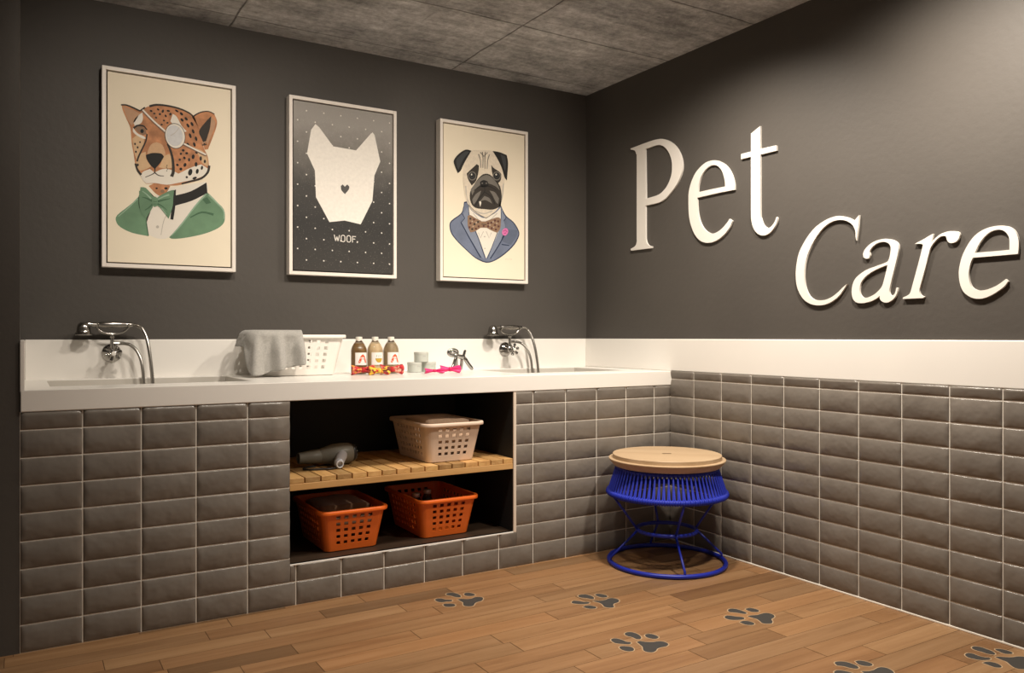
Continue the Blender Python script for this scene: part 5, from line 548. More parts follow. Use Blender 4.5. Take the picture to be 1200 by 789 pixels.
# grey towel draped over the near left corner of the white basket
def draped_towel():
    top = SLAB_T+.2085
    # rim corner of the basket: left end x = .923, front y = 3.82
    xl, yf = .9235, 3.8195
    nu, nv = 46, 30
    bm = bmesh.new(); g = []
    back = .20; front = .225; fall = .012
    for i in range(nu+1):
        s = -back + (back+front)*i/nu        # s<0: along the left end, s>0: along the front
        row = []
        for j in range(nv+1):
            v = j/nv                          # 0..1 : inside lip -> over rim -> hanging hem
            a = .10
            if v < a:   # inner lip dropping into the basket
                w = v/a; off = -.028; z = top-.035*(1-w)
            elif v < .22:
                w = (v-a)/(.22-a); off = -.028+.040*w; z = top+.008*math.sin(w*math.pi)+.002
            else:
                w = (v-.22)/.78
                # hem length varies : longest near the corner, shorter at the right and on the end
                if s > 0: Lh = .195-.055*max(0, (s-.03)/front)**.8
                else: Lh = .195-.135*min(1, (-s)/.06)
                z = top-.004-Lh*w; off = .012+.012*w
            fold = 0
            if v > .22:
                w = (v-.22)/.78
                fold = (.030*math.sin((s+.016)*62)+.012*math.sin(s*118+1.2)-.004)*min(1, w*1.6)**.9
                fold *= 1 if s > .01 else .12
                fold += .006*noise.noise(Vector((s*25, v*4, 2.0)))
            r = .045
            # corner path: quarter circle blending front and end
            if s >= r: bx, by, nx, ny = xl+s, yf, 0, -1
            elif s <= -r: bx, by, nx, ny = xl, yf-s, -1, 0
            else:
                a2 = (s+r)/(2*r)*math.pi/2   # 0: end, pi/2: front
                nx, ny = -math.cos(a2), -math.sin(a2); bx, by = xl+r+nx*r, yf+r+ny*r
            o2 = off+max(-.030, fold)+(.004 if v > .2 else 0)+.006*max(0, (v-.22)/.78)
            row.append(bm.verts.new((bx+nx*o2, by+ny*o2, max(SLAB_T+.004, z))))
        g.append(row)
    for i in range(nu):
        for j in range(nv): bm.faces.new((g[i][j], g[i+1][j], g[i+1][j+1], g[i][j+1]))
    bmesh.ops.recalc_face_normals(bm, faces=bm.faces)
    o = obj('draped_towel', bm, mat('pale_grey_terry', (.43, .415, .385), 0.95, var=.12, vscale=140, bump=1.0, bscale=330, sheen=.3), None, smooth=True)
    s = o.modifiers.new('solid', 'SOLIDIFY'); s.thickness = .006; s.offset = 1
    tag(o, 'pale grey terry towel draped over the left end of the white basket', 'towel')
draped_towel()

# ------------------------------------------------------------------ hair dryer on the shelf
def hair_dryer():
    ax = R(-3); base = Vector((1.205, 3.615, .5365)); t = thing('hair_dryer', 'grey hair dryer with black rear grille lying on the slatted shelf', 'hair dryer', base)
    M = Matrix.Translation((.135, 0, .0525)) @ Matrix.Rotation(R(-92), 4, 'Y')     # lathe axis points to -X, nozzle slightly raised
    DG = mat('olive_grey_plastic', (.20, .195, .165), .4)
    bm = bmesh.new(); add_lathe(bm, [(.030, .012), (.042, .015), (.0475, .03), (.050, .06), (.0485, .10), (.043, .13), (.036, .155), (.033, .165), (.032, .17)], 32, M); obj('barrel', bm, DG, t, auto=50)
    bm = bmesh.new(); add_lathe(bm, [(.031, .168), (.033, .172), (.031, .21), (.026, .255), (.0255, .268), (.022, .268), (.024, .21)], 32, M)
    for v in bm.verts: v.co.y *= 1.15
    obj('nozzle', bm, DG, t, auto=50)
    bm = bmesh.new(); add_lathe(bm, [(.004, -.008), (.026, -.006), (.040, .002), (.043, .012), (.041, .016)], 32, M)
    for k in range(10):
        a = 2*math.pi*k/10; add_tube(bm, [M @ Vector((.008*math.cos(a), .008*math.sin(a), -.0085)), M @ Vector((.034*math.cos(a), .034*math.sin(a), -.004))], .0022, 6, 1)
    obj('rear_grille', bm, [mat('black_plastic', (.015, .015, .016), .35), DG], t, auto=50)
    bm = bmesh.new(); HP = [(.062, -.035, .050), (.048, -.065, .042), (.034, -.088, .034), (.024, -.106, .0275), (.018, -.118, .0265)]
    rings = add_tube(bm, smooth_path(HP, 4), [.025-.004*i/16 for i in range(17)], 14)
    obj('handle', bm, mat('pale_blue_grey_plastic', (.55, .56, .60), .35), t, smooth=True)
    bm = bmesh.new(); add_tube(bm, [(.020+.015*math.cos(a), -.128, .0215+.015*math.sin(a)) for a in [2*math.pi*k/18 for k in range(18)]], .0035, 8, closed=True); obj('hanging_loop', bm, MATS['pale_blue_grey_plastic'], t, smooth=True)
    bm = bmesh.new(); add_tube(bm, smooth_path([(.016, -.112, .008), (-.004, -.122, .0055), (-.03, -.125, .0045), (-.06, -.112, .0045), (-.105, -.10, .0045), (-.13, -.07, .0045), (-.10, -.03, .0045), (-.06, -.02, .0045)], 6), .0042, 8); obj('power_cord', bm, MATS['black_plastic'], t, smooth=True)
hair_dryer()

# ------------------------------------------------------------------ bath mixers
def faucet():
    t = thing('bath_mixer', 'chrome bath mixer with telephone hand shower over the left basin', 'faucet', (.350, YB-.0142, 1.060), 0, 'bath mixers on the white splash')
    def part(name, fn, m=CHROME, parent=t, auto=40):
        bm = bmesh.new(); fn(bm); return obj(name, bm, m, parent, auto=auto)
    RX = Matrix.Rotation(R(90), 4, 'X')       # lathe axis -> -Y
    part('wall_flange', lambda bm: add_lathe(bm, [(.042, 0), (.0425, .004), (.038, .010), (.030, .016), (.024, .020), (.012, .022)], 36, RX), CHROMED)
    def body(bm):
        add_lathe(bm, [(.016, .018), (.016, .05), (.019, .055), (.019, .07), (.013, .074)], 24, RX)
        add_tube(bm, [(-.002, -.058, .01), (-.002, -.058, .085)], [.0085, .0085], 14)
        add_tube(bm, [(-.002, -.058, .045), (.03, -.058, .045)], .008, 12)
        add_lathe(bm, [(.010, 0), (.011, .004), (.011, .010), (.010, .014)], 16, Matrix.Translation((-.002, -.058, .072)))
    part('mixer_body', body)
    def knob(bm):
        add_lathe(bm, [(.009, .07), (.009, .092), (.0145, .094), (.0165, .101), (.0145, .108), (.008, .112), (.001, .113)], 20, RX)
        for k in range(6):
            a = 2*math.pi*k/6+.25; c, s = math.cos(a), math.sin(a)
            pts = [Vector((c*r, -.100, s*r)) for r in (.010, .018, .026, .033, .036)]
            add_tube(bm, pts, [.0060, .0062, .0085, .0092, .006], 10)
    hk = part('cross_handle', knob, CHROMED)
    part('centre_button', lambda bm: add_lathe(bm, [(.010, .112), (.0095, .1145), (.006, .116), (.0005, .1165)], 16, RX), mat('white_porcelain', (.85, .82, .78), .2), hk)
    def cradle(bm):
        P = [(-.064, -.058, .128), (-.060, -.058, .112), (-.040, -.058, .096), (-.002, -.058, .088), (.038, -.058, .096), (.060, -.058, .112), (.066, -.058, .128)]
        add_tube(bm, smooth_path(P, 6), .0052, 10)
        for s in (-.064, .066):
            add_tube(bm, [(s, -.058+.016*math.sin(a), .131+.0155*math.cos(a)) for a in [R(70+20*k) for k in range(12)]], .0032, 8)
    part('cradle', cradle)
    hs = part('hand_shower', lambda bm: add_tube(bm, [(x, -.058, .1315) for x in (-.060, -.052, -.03, 0, .03, .055, .066)], [.0095, .0120, .0140, .0146, .0140, .0122, .0098], 16), CHROME)
    def bell(bm):
        add_tube(bm, smooth_path([(-.060, -.058, .1315), (-.085, -.058, .1315), (-.105, -.058, .134), (-.116, -.058, .126)], 5), [.0085]*16, 12)
        add_tube(bm, [(-.066, -.058, .1315), (-.061, -.058, .1315)], .0118, 14)
        T = Matrix.Translation((-.118, -.058, 0))
        add_lathe(bm, [(.002, .143), (.014, .141), (.023, .133), (.0275, .120), (.029, .106), (.031, .097), (.037, .090), (.037, .085), (.034, .083), (.002, .084)], 28, T)
    part('shower_head', bell, CHROME, hs)
    part('hose_nut', lambda bm: add_tube(bm, [(.064, -.058, .1315), (.070, -.058, .1315), (.078, -.058, .1312), (.086, -.058, .1305)], [.0105, .0118, .0098, .0075], 14), CHROME, hs)
    def ribs(n, r): return [r*(1.0+.16*(i % 2)) for i in range(n)]
    def hose(bm):
        P = smooth_path([(.084, -.058, .1305), (.105, -.060, .127), (.124, -.068, .112), (.138, -.082, .078), (.147, -.098, .028), (.154, -.112, -.04), (.160, -.122, -.12), (.163, -.126, -.20)], 16)
        add_tube(bm, P, ribs(len(P), .0075), 10)
    part('shower_hose', hose, mat('ribbed_steel_hose', (.42, .40, .37), .28, metal=1), auto=60)
    def hose2(bm):
        P = smooth_path([(.03, -.058, .045), (.052, -.060, .044), (.075, -.066, .036), (.098, -.080, .012), (.114, -.096, -.03), (.122, -.108, -.09), (.126, -.116, -.20)], 16)
        add_tube(bm, P, ribs(len(P), .0070), 10)
    part('supply_hose', hose2, MATS['ribbed_steel_hose'], auto=60)
    return t
f1 = faucet()
f2 = copy_thing(f1); f2.location.x = 2.489
f2['label'] = 'chrome bath mixer with telephone hand shower over the basin nearest the corner'

# ------------------------------------------------------------------ bottles
def curved(bm, polys, r, z0, mi=0, lift=0.0):
    """flat drawing (s, z) wrapped on an upright cylinder, facing -Y"""
    for p in polys:
        # densify so that it follows the curve
        pts = []
        for i in range(len(p)):
            a, b = p[i], p[(i+1) % len(p)]; n = max(1, int(abs(b[0]-a[0])/.004))
            pts += [(a[0]+(b[0]-a[0])*k/n, a[1]+(b[1]-a[1])*k/n) for k in range(n)]
        add_prism(bm, [pts], lambda s, z: Vector(((r+lift)*math.sin(s/r), -(r+lift)*math.cos(s/r), z0+z)), None, mi)
def strip(bm, w, h, r, z0, mi=0, n=14):
    g = []
    for i in range(n+1):
        s = -w/2+w*i/n; g.append([bm.verts.new((r*math.sin(s/r), -r*math.cos(s/r), z)) for z in (z0, z0+h)])
    for a, b in zip(g, g[1:]): bm.faces.new((a[0], b[0], b[1], a[1])).material_index = mi
GLASS = mat('clear_bottle_glass', (1, .98, .94), .03, trans=1.0, ior=1.45)
LABEL = mat('white_paper_label', (.85, .82, .78), .6)
RED = mat('orange_red_print', (.66, .10, .03), .6); YEL = mat('mustard_print', (.55, .36, .05), .6); GREYP = mat('grey_print', (.40, .40, .38), .6)
def bottle(x, y, liquid, design, label):
    t = thing('shampoo_bottle', label, 'bottle', (x, y, SLAB_T+.0006), 0, 'bottles on the worktop')
    r = .0405
    prof = [(.030, 0), (.038, .002), (r, .008), (r, .118), (.039, .128), (.034, .141), (.026, .155), (.018, .166), (.0145, .172), (.0140, .180)]
    bm = bmesh.new(); add_lathe(bm, prof, 36); obj('glass_body', bm, GLASS, t, smooth=True)
    bm = bmesh.new(); add_lathe(bm, [(.030, .004), (.0375, .008), (.0378, .118), (.0365, .127), (.0315, .140), (.024, .1535), (.0225, .156), (.0005, .156)], 32); obj('liquid', bm, liquid, t, auto=50)
    bm = bmesh.new(); add_lathe(bm, [(.0155, .171), (.0170, .172), (.0172, .188), (.0160, .1905), (.0005, .191)], 28); obj('cap', bm, mat('translucent_white_cap', (.72, .68, .60), .4), t, auto=50)
    bm = bmesh.new(); rl = r+.0006; z0 = .046
    strip(bm, .068, .064, rl, z0, 0)
    if design == 'ears':
        c = .006
        curved(bm, [[(c-.006, .052), (c-.013, .044), (c-.018, .030), (c-.024, .014), (c-.020, .010), (c-.014, .012), (c-.009, .022), (c-.006, .034), (c-.002, .042)], [(c+.002, .042), (c+.006, .034), (c+.009, .022), (c+.013, .012), (c+.020, .010), (c+.023, .014), (c+.017, .030), (c+.012, .044), (c+.005, .052)], [(c-.006, .052), (c-.002, .042), (c+.002, .042), (c+.005, .052), (c, .055)]], rl, z0, 1, .0005)
        curved(bm, [[(c+.0035*math.cos(a), .031+.0035*math.sin(a)) for a in [2*math.pi*k/8 for k in range(8)]], [(c-.009, .020), (c-.006, .020), (c-.008, .024)]], rl, z0, 3, .0006)
    else:
        c = .006
        bowl = lambda q: .012+.018*abs(q)**3
        curved(bm, [[(c+.020*q, .034), (c+.020*(q+.125), .034), (c+.020*(q+.125), bowl(q+.125)), (c+.020*q, bowl(q))] for q in [k/8-1 for k in range(16)]], rl, z0, 2, .0005)
        curved(bm, [[(c-.016+k*.011, .040), (c-.013+k*.011, .040), (c-.010+k*.011, .052), (c-.013+k*.011, .052)] for k in range(3)], rl, z0, 3, .0005)
        curved(bm, [[(c-.018, .0325), (c+.018, .0325), (c+.018, .0305), (c-.018, .0305)]], rl, z0, 3, .0007)
    obj('paper_label', bm, [LABEL, RED, YEL, GREYP], t)
bottle(1.473, 3.905, mat('amber_shampoo', (.26, .145, .045), .3), 'ears', 'amber bottle with red-eared dog label beside the white basket')
bottle(1.561, 3.905, mat('pale_honey_shampoo', (.80, .62, .38), .3), 'bowl', 'honey-coloured bottle with mustard bowl label, between two darker bottles')
bottle(1.650, 3.905, mat('olive_brown_shampoo', (.47, .365, .215), .3), 'ears', 'grey-brown bottle with red-eared dog label, furthest from the white basket')

# ------------------------------------------------------------------ bow ties for pets
def patterned(name, cols, scale, base):
    k = NT(name); tc = k.n('TexCoord')
    v = k.n('TexVoronoi', {'Vector': tc.outputs['Object'], 'Scale': scale, 'Randomness': 1.0})
    sp = k.n('SeparateColor', {'Color': v.outputs['Color']})
    r = k.n('ValToRGB', {'Fac': sp.outputs[0]}); r.color_ramp.interpolation = 'CONSTANT'; e = r.color_ramp.elements
    while len(e) < len(cols): e.new(.5)
    for i, c in enumerate(cols): e[i].position = i/len(cols); e[i].color = (*c, 1)
    k.l(r.outputs['Color'], k.b.inputs['Base Color']); k.b.inputs['Roughness'].default_value = .8
    return k.m
def bow_tie(label, m, mk, loc, rz, w=.11, h=.042, group=None, tilt=0):
    t = thing('pet_bow_tie', label, 'bow tie', loc, rz, group)
    for sgn in (-1, 1):
        bm = bmesh.new(); rings = []; n = 22
        for i in range(13):
            s = i/12; x = sgn*(.006+(w/2-.006)*s)
            hh = h*(.22+.28*min(1, s*1.15)); dd = .0055+.0075*math.sin(min(1, s*1.1)*math.pi*.7)
            ring = []
            for k in range(n):
                a = 2*math.pi*k/n; c, q = math.cos(a), math.sin(a)
                ruff = 1+.45*math.sin(a*5+sgn*1.1)*(1-s*.35)
                ring.append(bm.verts.new((x+.004*math.cos(a*2)*s, dd*c*ruff, h*.5+hh*q)))
            rings.append(ring)
        for a, b in zip(rings, rings[1:]):
            for k in range(n): bm.faces.new((a[k], a[(k+1) % n], b[(k+1) % n], b[k]))
        bm.faces.new(rings[0]); bm.faces.new(rings[-1])
        bmesh.ops.recalc_face_normals(bm, faces=bm.faces); obj('wing', bm, m, t, auto=38)
    bm = bmesh.new(); add_lathe(bm, [(.006, -h*.27), (.0105, -h*.22), (.0115, 0), (.0105, h*.22), (.006, h*.27)], 14, Matrix.Translation((0, 0, h*.5)))
    obj('knot', bm, mk, t, smooth=True)
    return t
Z1 = SLAB_T+.0006
p1 = patterned('red_orange_print_fabric', [(.45, .02, .02), (.62, .05, .03), (.70, .30, .06), (.66, .16, .12), (.30, .02, .02)], 90, 0)
p2 = patterned('yellow_red_print_fabric', [(.75, .45, .04), (.62, .03, .03), (.80, .55, .06), (.50, .02, .03), (.20, .04, .03)], 80, 0)
p3 = patterned('coral_red_print_fabric', [(.55, .02, .03), (.72, .16, .14), (.62, .05, .05), (.25, .03, .03), (.74, .35, .25)], 95, 0)
KN = mat('crimson_fabric', (.45, .02, .025), .8)
bow_tie('red and orange patterned pet bow tie in front of the amber bottle', p1, KN, (1.452, 3.79, Z1), R(-10), .115, .050, 'patterned pet bow ties')
bow_tie('yellow and red patterned pet bow tie in front of the middle bottle', p2, mat('yellow_fabric', (.75, .48, .06), .8), (1.520, 3.745, Z1), R(-3), .105, .044, 'patterned pet bow ties')
bow_tie('coral and crimson patterned pet bow tie in front of the rightmost bottle', p3, KN, (1.598, 3.77, Z1), R(-14), .115, .052, 'patterned pet bow ties')
PINK = mat('hot_pink_satin', (.78, .01, .17), .45, sheen=.3); PINKD = mat('deep_pink_satin', (.60, .01, .10), .45)
bow_tie('small hot pink satin pet bow tie below the white tins', PINK, PINKD, (1.825, 3.745, Z1), R(-14), .10, .028, 'pink pet bow ties')
bow_tie('larger hot pink satin pet bow tie at the feet of the metal dog', PINK, PINKD, (1.912, 3.735, Z1), R(-20), .105, .042, 'pink pet bow ties')

# ------------------------------------------------------------------ white tins
TINW = mat('pale_mint_white_tin', (.50, .53, .48), .4)
def tin(x, y, z, label, rz):
    t = thing('round_tin', label, 'tin', (x, y, z), rz, 'white tins on the worktop')
    bm = bmesh.new(); add_lathe(bm, [(.036, 0), (.0385, .0015), (.0385, .040), (.037, .041)], 36); obj('tin_body', bm, TINW, t, auto=40)
    bm = bmesh.new(); add_lathe(bm, [(.0392, .0395), (.0398, .0405), (.0398, .0525), (.0385, .054), (.001, .054)], 36); obj('lid', bm, mat('white_tin_lid', (.56, .58, .53), .4), t, auto=40)
    bm = bmesh.new()
    for k in range(5): curved(bm, [[(.006+k*.0036, .0), (.0084+k*.0036, .0), (.0084+k*.0036, .0032+.0012*(k % 2)), (.006+k*.0036, .0032)]], .0387, .030, 0, .0004)
    obj('printed_mark', bm, GREYP, t)
tin(1.801, 3.940, Z1, 'white round tin at the left under the stacked tin', R(-12))
tin(1.890, 3.950, Z1, 'white round tin behind the pink bow ties, under the stacked tin', R(-15))
tin(1.842, 3.943, Z1+.0545, 'white round tin resting on top of two other tins', R(-20))

# ------------------------------------------------------------------ metal dog figurine
def figurine():
    t = thing('dog_figurine', 'small chrome dog figurine of bent tubes beside the white tins', 'figurine', (2.045, 3.88, Z1), R(0))
    def tubes(name, P, r, closed=False, m=CHROMED):
        bm = bmesh.new(); Q = P if closed else smooth_path(P, 5); n = len(Q)
        rad = r if closed else [r*(.55 if i in (0, n-1) else (.86 if i in (1, n-2) else 1)) for i in range(n)]
        add_tube(bm, Q, rad, 12, closed=closed); return obj(name, bm, m, t, smooth=True)
    # head: two nested oval loops
    tubes('head', [(-.045+.027*math.cos(a), -.004, .104+.016*math.sin(a)) for a in [2*math.pi*k/24 for k in range(24)]], .0092, True)
    tubes('muzzle', [(-.066, -.008, .104), (-.048, -.012, .107), (-.026, -.008, .103)], .0070)
    tubes('body', [(-.026, 0, .090), (-.008, 0, .083), (.016, 0, .079), (.030, 0, .076)], .0125)
    tubes('leg', [(-.026, -.010, .088), (-.044, -.016, .045), (-.064, -.022, .006)], .0092)
    tubes('leg', [(-.020, .010, .084), (-.014, .016, .044), (-.010, .020, .006)], .0092)
    tubes('leg', [(.024, -.010, .076), (.044, -.014, .042), (.070, -.018, .010)], .0105)
    tubes('leg', [(.018, .010, .078), (.018, .015, .042), (.014, .018, .006)], .009)
    tubes('tail', [(.022, 0, .080), (.028, 0, .100), (.034, 0, .118)], .0075)
figurine()

# ------------------------------------------------------------------ stool
def stool():
    cx, cy = 2.768, 3.022
    t = thing('rope_stool', 'blue corded stool with a pale wooden lid in the tiled corner', 'stool', (cx, cy, 0), R(-40.5))
    BLUE = mat('cobalt_blue_enamel', (.010, .022, .32), .38); ROPE = mat('cobalt_blue_cord', (.012, .028, .42), .55)
    def ring(name, z, r, tr, m): bm = bmesh.new(); add_tube(bm, circle(0, 0, z, r, 72), tr, 12, closed=True); return obj(name, bm, m, t, smooth=True)
    ring('base_ring', .0115, .288, .0112, BLUE); ring('waist_ring', .166, .148, .0095, BLUE)
    ring('lower_cord_ring', .356, .288, .0125, ROPE); ring('upper_cord_ring', .478, .246, .0085, ROPE)
    for k in range(4):
        a = R(90*k+15); c, s = math.cos(a), math.sin(a)
        bm = bmesh.new()
        add_tube(bm, [(c*.288, s*.288, .0115), (c*.285, s*.285, .035), (c*.148, s*.148, .166)], .0058, 10)
        add_tube(bm, [(c*.148, s*.148, .166), (c*.283, s*.283, .352)], .0058, 10)
        obj('leg', bm, BLUE, t, smooth=True)
    bm = bmesh.new(); n = 76
    for k in range(n):
        a = 2*math.pi*k/n
        for da, ro in ((-.009, 0), (.009, .001)):
            c0, s0 = math.cos(a+da*1.6), math.sin(a+da*1.6); c1, s1 = math.cos(a-da*.2), math.sin(a-da*.2)
            add_tube(bm, [(c0*(.297+ro), s0*(.297+ro), .358), (c0*.288, s0*.288, .370), (c1*.254, s1*.254, .474), (c1*.246, s1*.246, .487)], .0042, 6)
    obj('cord_weave', bm, ROPE, t, smooth=True)
    # wraps of cord round the lower ring
    bm = bmesh.new()
    for k in range(150):
        a = 2*math.pi*k/150; c, s = math.cos(a), math.sin(a)
        add_tube(bm, [((.288+.0135*math.cos(b))*c, (.288+.0135*math.cos(b))*s, .356+.0135*math.sin(b)) for b in [2*math.pi*q/8 for q in range(8)]], .0036, 5, closed=True)
    obj('ring_wrapping', bm, ROPE, t, smooth=True)
    lid = obj('seat_lid', lathe_bm([(.001, .4885), (.250, .4885), (.262, .490), (.284, .513), (.290, .5235), (.289, .5265), (.272, .5270), (.270, .5275), (.270, .5455), (.268, .5475)], 96), LIDM, t, auto=30)
    bm = bmesh.new()
    out = [(.268*math.cos(2*math.pi*i/96), .268*math.sin(2*math.pi*i/96)) for i in range(96)]
    # top face with the finger slot cut through
    a0 = R(40.5-31.3); ca, sa = math.cos(a0), math.sin(a0); hole = []
    for sx, an in ((1, -90), (-1, 90)):
        for q in range(7):
            b = R(an+q*30); x = sx*.016+.009*math.cos(b); y = .009*math.sin(b); hole.append((x*ca-y*sa, x*sa+y*ca))
    add_prism(bm, [out, hole[::-1]], lambda x, y: Vector((x, y, .5475)), None)
    for f in bm.faces:
        if f.normal.z < 0: f.normal_flip()
    k = len(hole); va = [bm.verts.new((x, y, .5475)) for x, y in hole]; vb = [bm.verts.new((x, y, .530)) for x, y in hole]
    for i in range(k): bm.faces.new((va[i], va[(i+1) % k], vb[(i+1) % k], vb[i])).material_index = 1
    bm.faces.new(vb).material_index = 1
    obj('lid_top', bm, [LIDM, mat('dark_slot', (.10, .055, .025), .7)], lid)
def lathe_bm(prof, n=32):
    bm = bmesh.new(); add_lathe(bm, prof, n, cap1=False); return bm
stool()

# ------------------------------------------------------------------ framed prints
INK = {'green': (.145, .270, .160), 'lightgreen': (.30, .45, .32), 'darkgreen': (.060, .14, .075), 'white': (.80, .75, .66), 'palest': (.60, .38, .22), 'pale': (.66, .45, .26), 'tan': (.50, .30, .18), 'orange': (.50, .225, .105),
       'brown': (.27, .165, .10), 'black': (.012, .011, .010), 'dark': (.035, .028, .022), 'shade': (.50, .46, .40), 'strapshade': (.22, .13, .09), 'patch': (.62, .62, .62), 'navy': (.018, .030, .075), 'blue': (.150, .180, .260),
       'lightblue': (.215, .250, .335), 'darkblue': (.115, .140, .205), 'pug': (.74, .65, .52), 'slate': (.045, .048, .052), 'mid': (.17, .155, .135), 'maroon': (.10, .035, .030), 'tanpale': (.48, .38, .30), 'pink': (.68, .18, .42),
       'darkpink': (.42, .04, .20), 'offwhite': (.88, .84, .77), 'heart': (.09, .085, .08), 'text': (.80, .76, .70)}
def ink(c): return mat('ink_'+c, INK[c], .7, var={'orange': .3, 'green': .14, 'blue': .16, 'pug': .08}.get(c, .05 if c not in ('black', 'white') else 0), vscale={'orange': 26, 'blue': 14, 'green': 12}.get(c, 60))
PAPER = mat('cream_paper', (.88, .79, .62), .7, var=.02, vscale=4)
FRAME = mat('white_gallery_frame', (.86, .80, .73), .45); GAPM = mat('dark_frame_rebate', (.03, .022, .016), .7)
def starry():
    k = NT('grainy_night_print'); tc = k.n('TexCoord'); sp = k.n('SeparateXYZ', {'Vector': tc.outputs['Object']})
    n = k.n('TexNoise', {'Vector': tc.outputs['Object'], 'Scale': 14.0, 'Detail': 8.0, 'Roughness': .75})
    h = k.n('MapRange', {'Value': sp.outputs['Z'], 'From Min': -.44, 'From Max': .44})
    g = k.n('Math', {0: n.outputs['Fac'], 1: .22}, operation='MULTIPLY'); a = k.n('Math', {0: h.outputs[0], 1: g.outputs[0]}, operation='ADD')
    c = k.ramp(a.outputs[0], [(.10, (.030, .027, .023)), (.40, (.014, .013, .0115)), (.62, (.038, .035, .031)), (.85, (.19, .175, .155)), (1.0, (.33, .31, .285))])
    n2 = k.n('TexNoise', {'Vector': tc.outputs['Object'], 'Scale': 160.0, 'Detail': 3.0})
    fl = k.ramp(n2.outputs['Fac'], [(.62, (0, 0, 0)), (.78, (.16, .14, .12))])
    ad = k.n('MixRGB', {'Fac': 1.0, 'Color1': c, 'Color2': fl}, blend_type='ADD')
    k.l(ad.outputs['Color'], k.b.inputs['Base Color']); k.b.inputs['Roughness'].default_value = .6
    return k.m
def picture(key, label, base_mat, layers, dots=None):
    x0, x1, z0, z1 = RECTS[key]; z0, z1 = 1.4585, 2.3842; cx, cz = (x0+x1)/2, (z0+z1)/2; W, H = (x1-x0)/2, (z1-z0)/2; D = .055
    t = thing('framed_print', label, 'picture', (cx, YB-.0003, cz), 0, 'framed prints on the back wall')
    bm = bmesh.new(); fw = .0175
    for a, b in (((-W, 0, -H), (-W+fw, -D, H)), ((W-fw, 0, -H), (W, -D, H)), ((-W+fw, 0, H-fw), (W-fw, -D, H)), ((-W+fw, 0, -H), (W-fw, -D, -H+fw))):
        add_box(bm, (min(a[0], b[0]), min(a[1], b[1]), a[2]), (max(a[0], b[0]), max(a[1], b[1]), b[2]))
    bevel_mod(obj('frame', bm, FRAME, t), .0012, 2)
    bm = bmesh.new(); add_box(bm, (-W+fw, -.030, -H+fw), (W-fw, -.004, H-fw)); obj('rebate', bm, GAPM, t)
    g = fw+.0065; yp = -.049
    mats = [base_mat]; idx = {}
    bm = bmesh.new(); add_box(bm, (-W+g, yp, -H+g), (W-g, -.0302, H-g))
    for lev, c, pts in layers:
        if c not in idx: idx[c] = len(mats); mats.append(ink(c))
        y = yp-.0003*lev
        add_prism(bm, [round_loop(pts, 50, 3) if c not in ('offwhite', 'text') else pts], lambda a, b: Vector((a, y, b)), None, idx[c])
    for f in bm.faces:
        if abs(f.normal.y) > .99 and f.normal.y > 0 and f.calc_center_median().y < yp-.0001: f.normal_flip()
    obj('print', bm, mats, t)
def woof_extra():
    out = []
    for r in range(-3, 10):
        for st in (0, 1):
            for c in range(-3, 4):
                x = -.0210+.0929*c-.0464*st; z = .3935-.1112*r-.0540*st
                if abs(x) < .268 and abs(z) < .432:
                    out.append((1, 'text', [(x+.0040*math.cos(a), z+.0040*math.sin(a)) for a in [2*math.pi*k/8 for k in range(8)]]))
    zb, zt, s = -.2775, -.2435, .0043
    def quad(a, b, w=s):
        d = Vector((b[0]-a[0], b[1]-a[1])).normalized(); n = Vector((-d.y, d.x))*w/2
        out.append((4, 'text', [(a[0]+n.x, a[1]+n.y), (b[0]+n.x, b[1]+n.y), (b[0]-n.x, b[1]-n.y), (a[0]-n.x, a[1]-n.y)]))
    W0 = -.0575
    for a, b in (((W0, zt), (W0+.008, zb)), ((W0+.008, zb), (W0+.0145, zt-.008)), ((W0+.0145, zt-.008), (W0+.021, zb)), ((W0+.021, zb), (W0+.029, zt))): quad(a, b)
    for ox in (-.0195, .0125):
        w = .021; c = .006
        P = [(ox+c, zb), (ox+w-c, zb), (ox+w, zb+c), (ox+w, zt-c), (ox+w-c, zt), (ox+c, zt), (ox, zt-c), (ox, zb+c)]
        for i in range(8): quad(P[i], P[(i+1) % 8])
    fx = .0440
    quad((fx, zb-.001), (fx, zt)); quad((fx, zt-.0025), (fx+.019, zt-.0025)); quad((fx, -.2600), (fx+.015, -.2600))
    quad((.0705, zb-.002), (.0705, zb+.003), .005)
    return out
picture('1', 'cream framed print of a cheetah in green jacket, bow tie and white eyepatch', PAPER, CHEETAH)
picture('2', 'dark framed print of a white dog head silhouette lettered WOOF', starry(), WOOF+woof_extra())
picture('3', 'cream framed print of a pug in blue jacket and checked bow tie', PAPER, PUG)

# ------------------------------------------------------------------ wall lettering
LET = mat('ivory_lacquered_letter', (.78, .745, .69), .45)
for key, lab in (('P', 'tall ivory upright letter P starting the word Pet'), ('e', 'ivory upright letter e in the middle of the word Pet'), ('t', 'ivory upright letter t ending the word Pet'),
                 ('C', 'large ivory slanted letter C starting the word Care'), ('a', 'ivory slanted letter a in the word Care'), ('r', 'ivory slanted letter r in the word Care'), ('e2', 'ivory slanted letter e ending the word Care')):
    loops = [round_loop(l, 50, 5) for l in LETTERS[key]]
    cy = sum(p[0] for p in loops[0])/len(loops[0]); cz = min(p[1] for p in loops[0])
    loops = [[(a-cy, b-cz) for a, b in l] for l in loops]
    bm = bmesh.new(); add_prism(bm, loops, lambda a, b: Vector((-.0015, a, b)), lambda a, b: Vector((-.0125, a, b)))
    o = obj('sign_letter', bm, LET); o.location = (XR+.010, cy, cz)
    tag(o, lab+' on the dark right wall', 'letter', 'raised letters on the right wall')

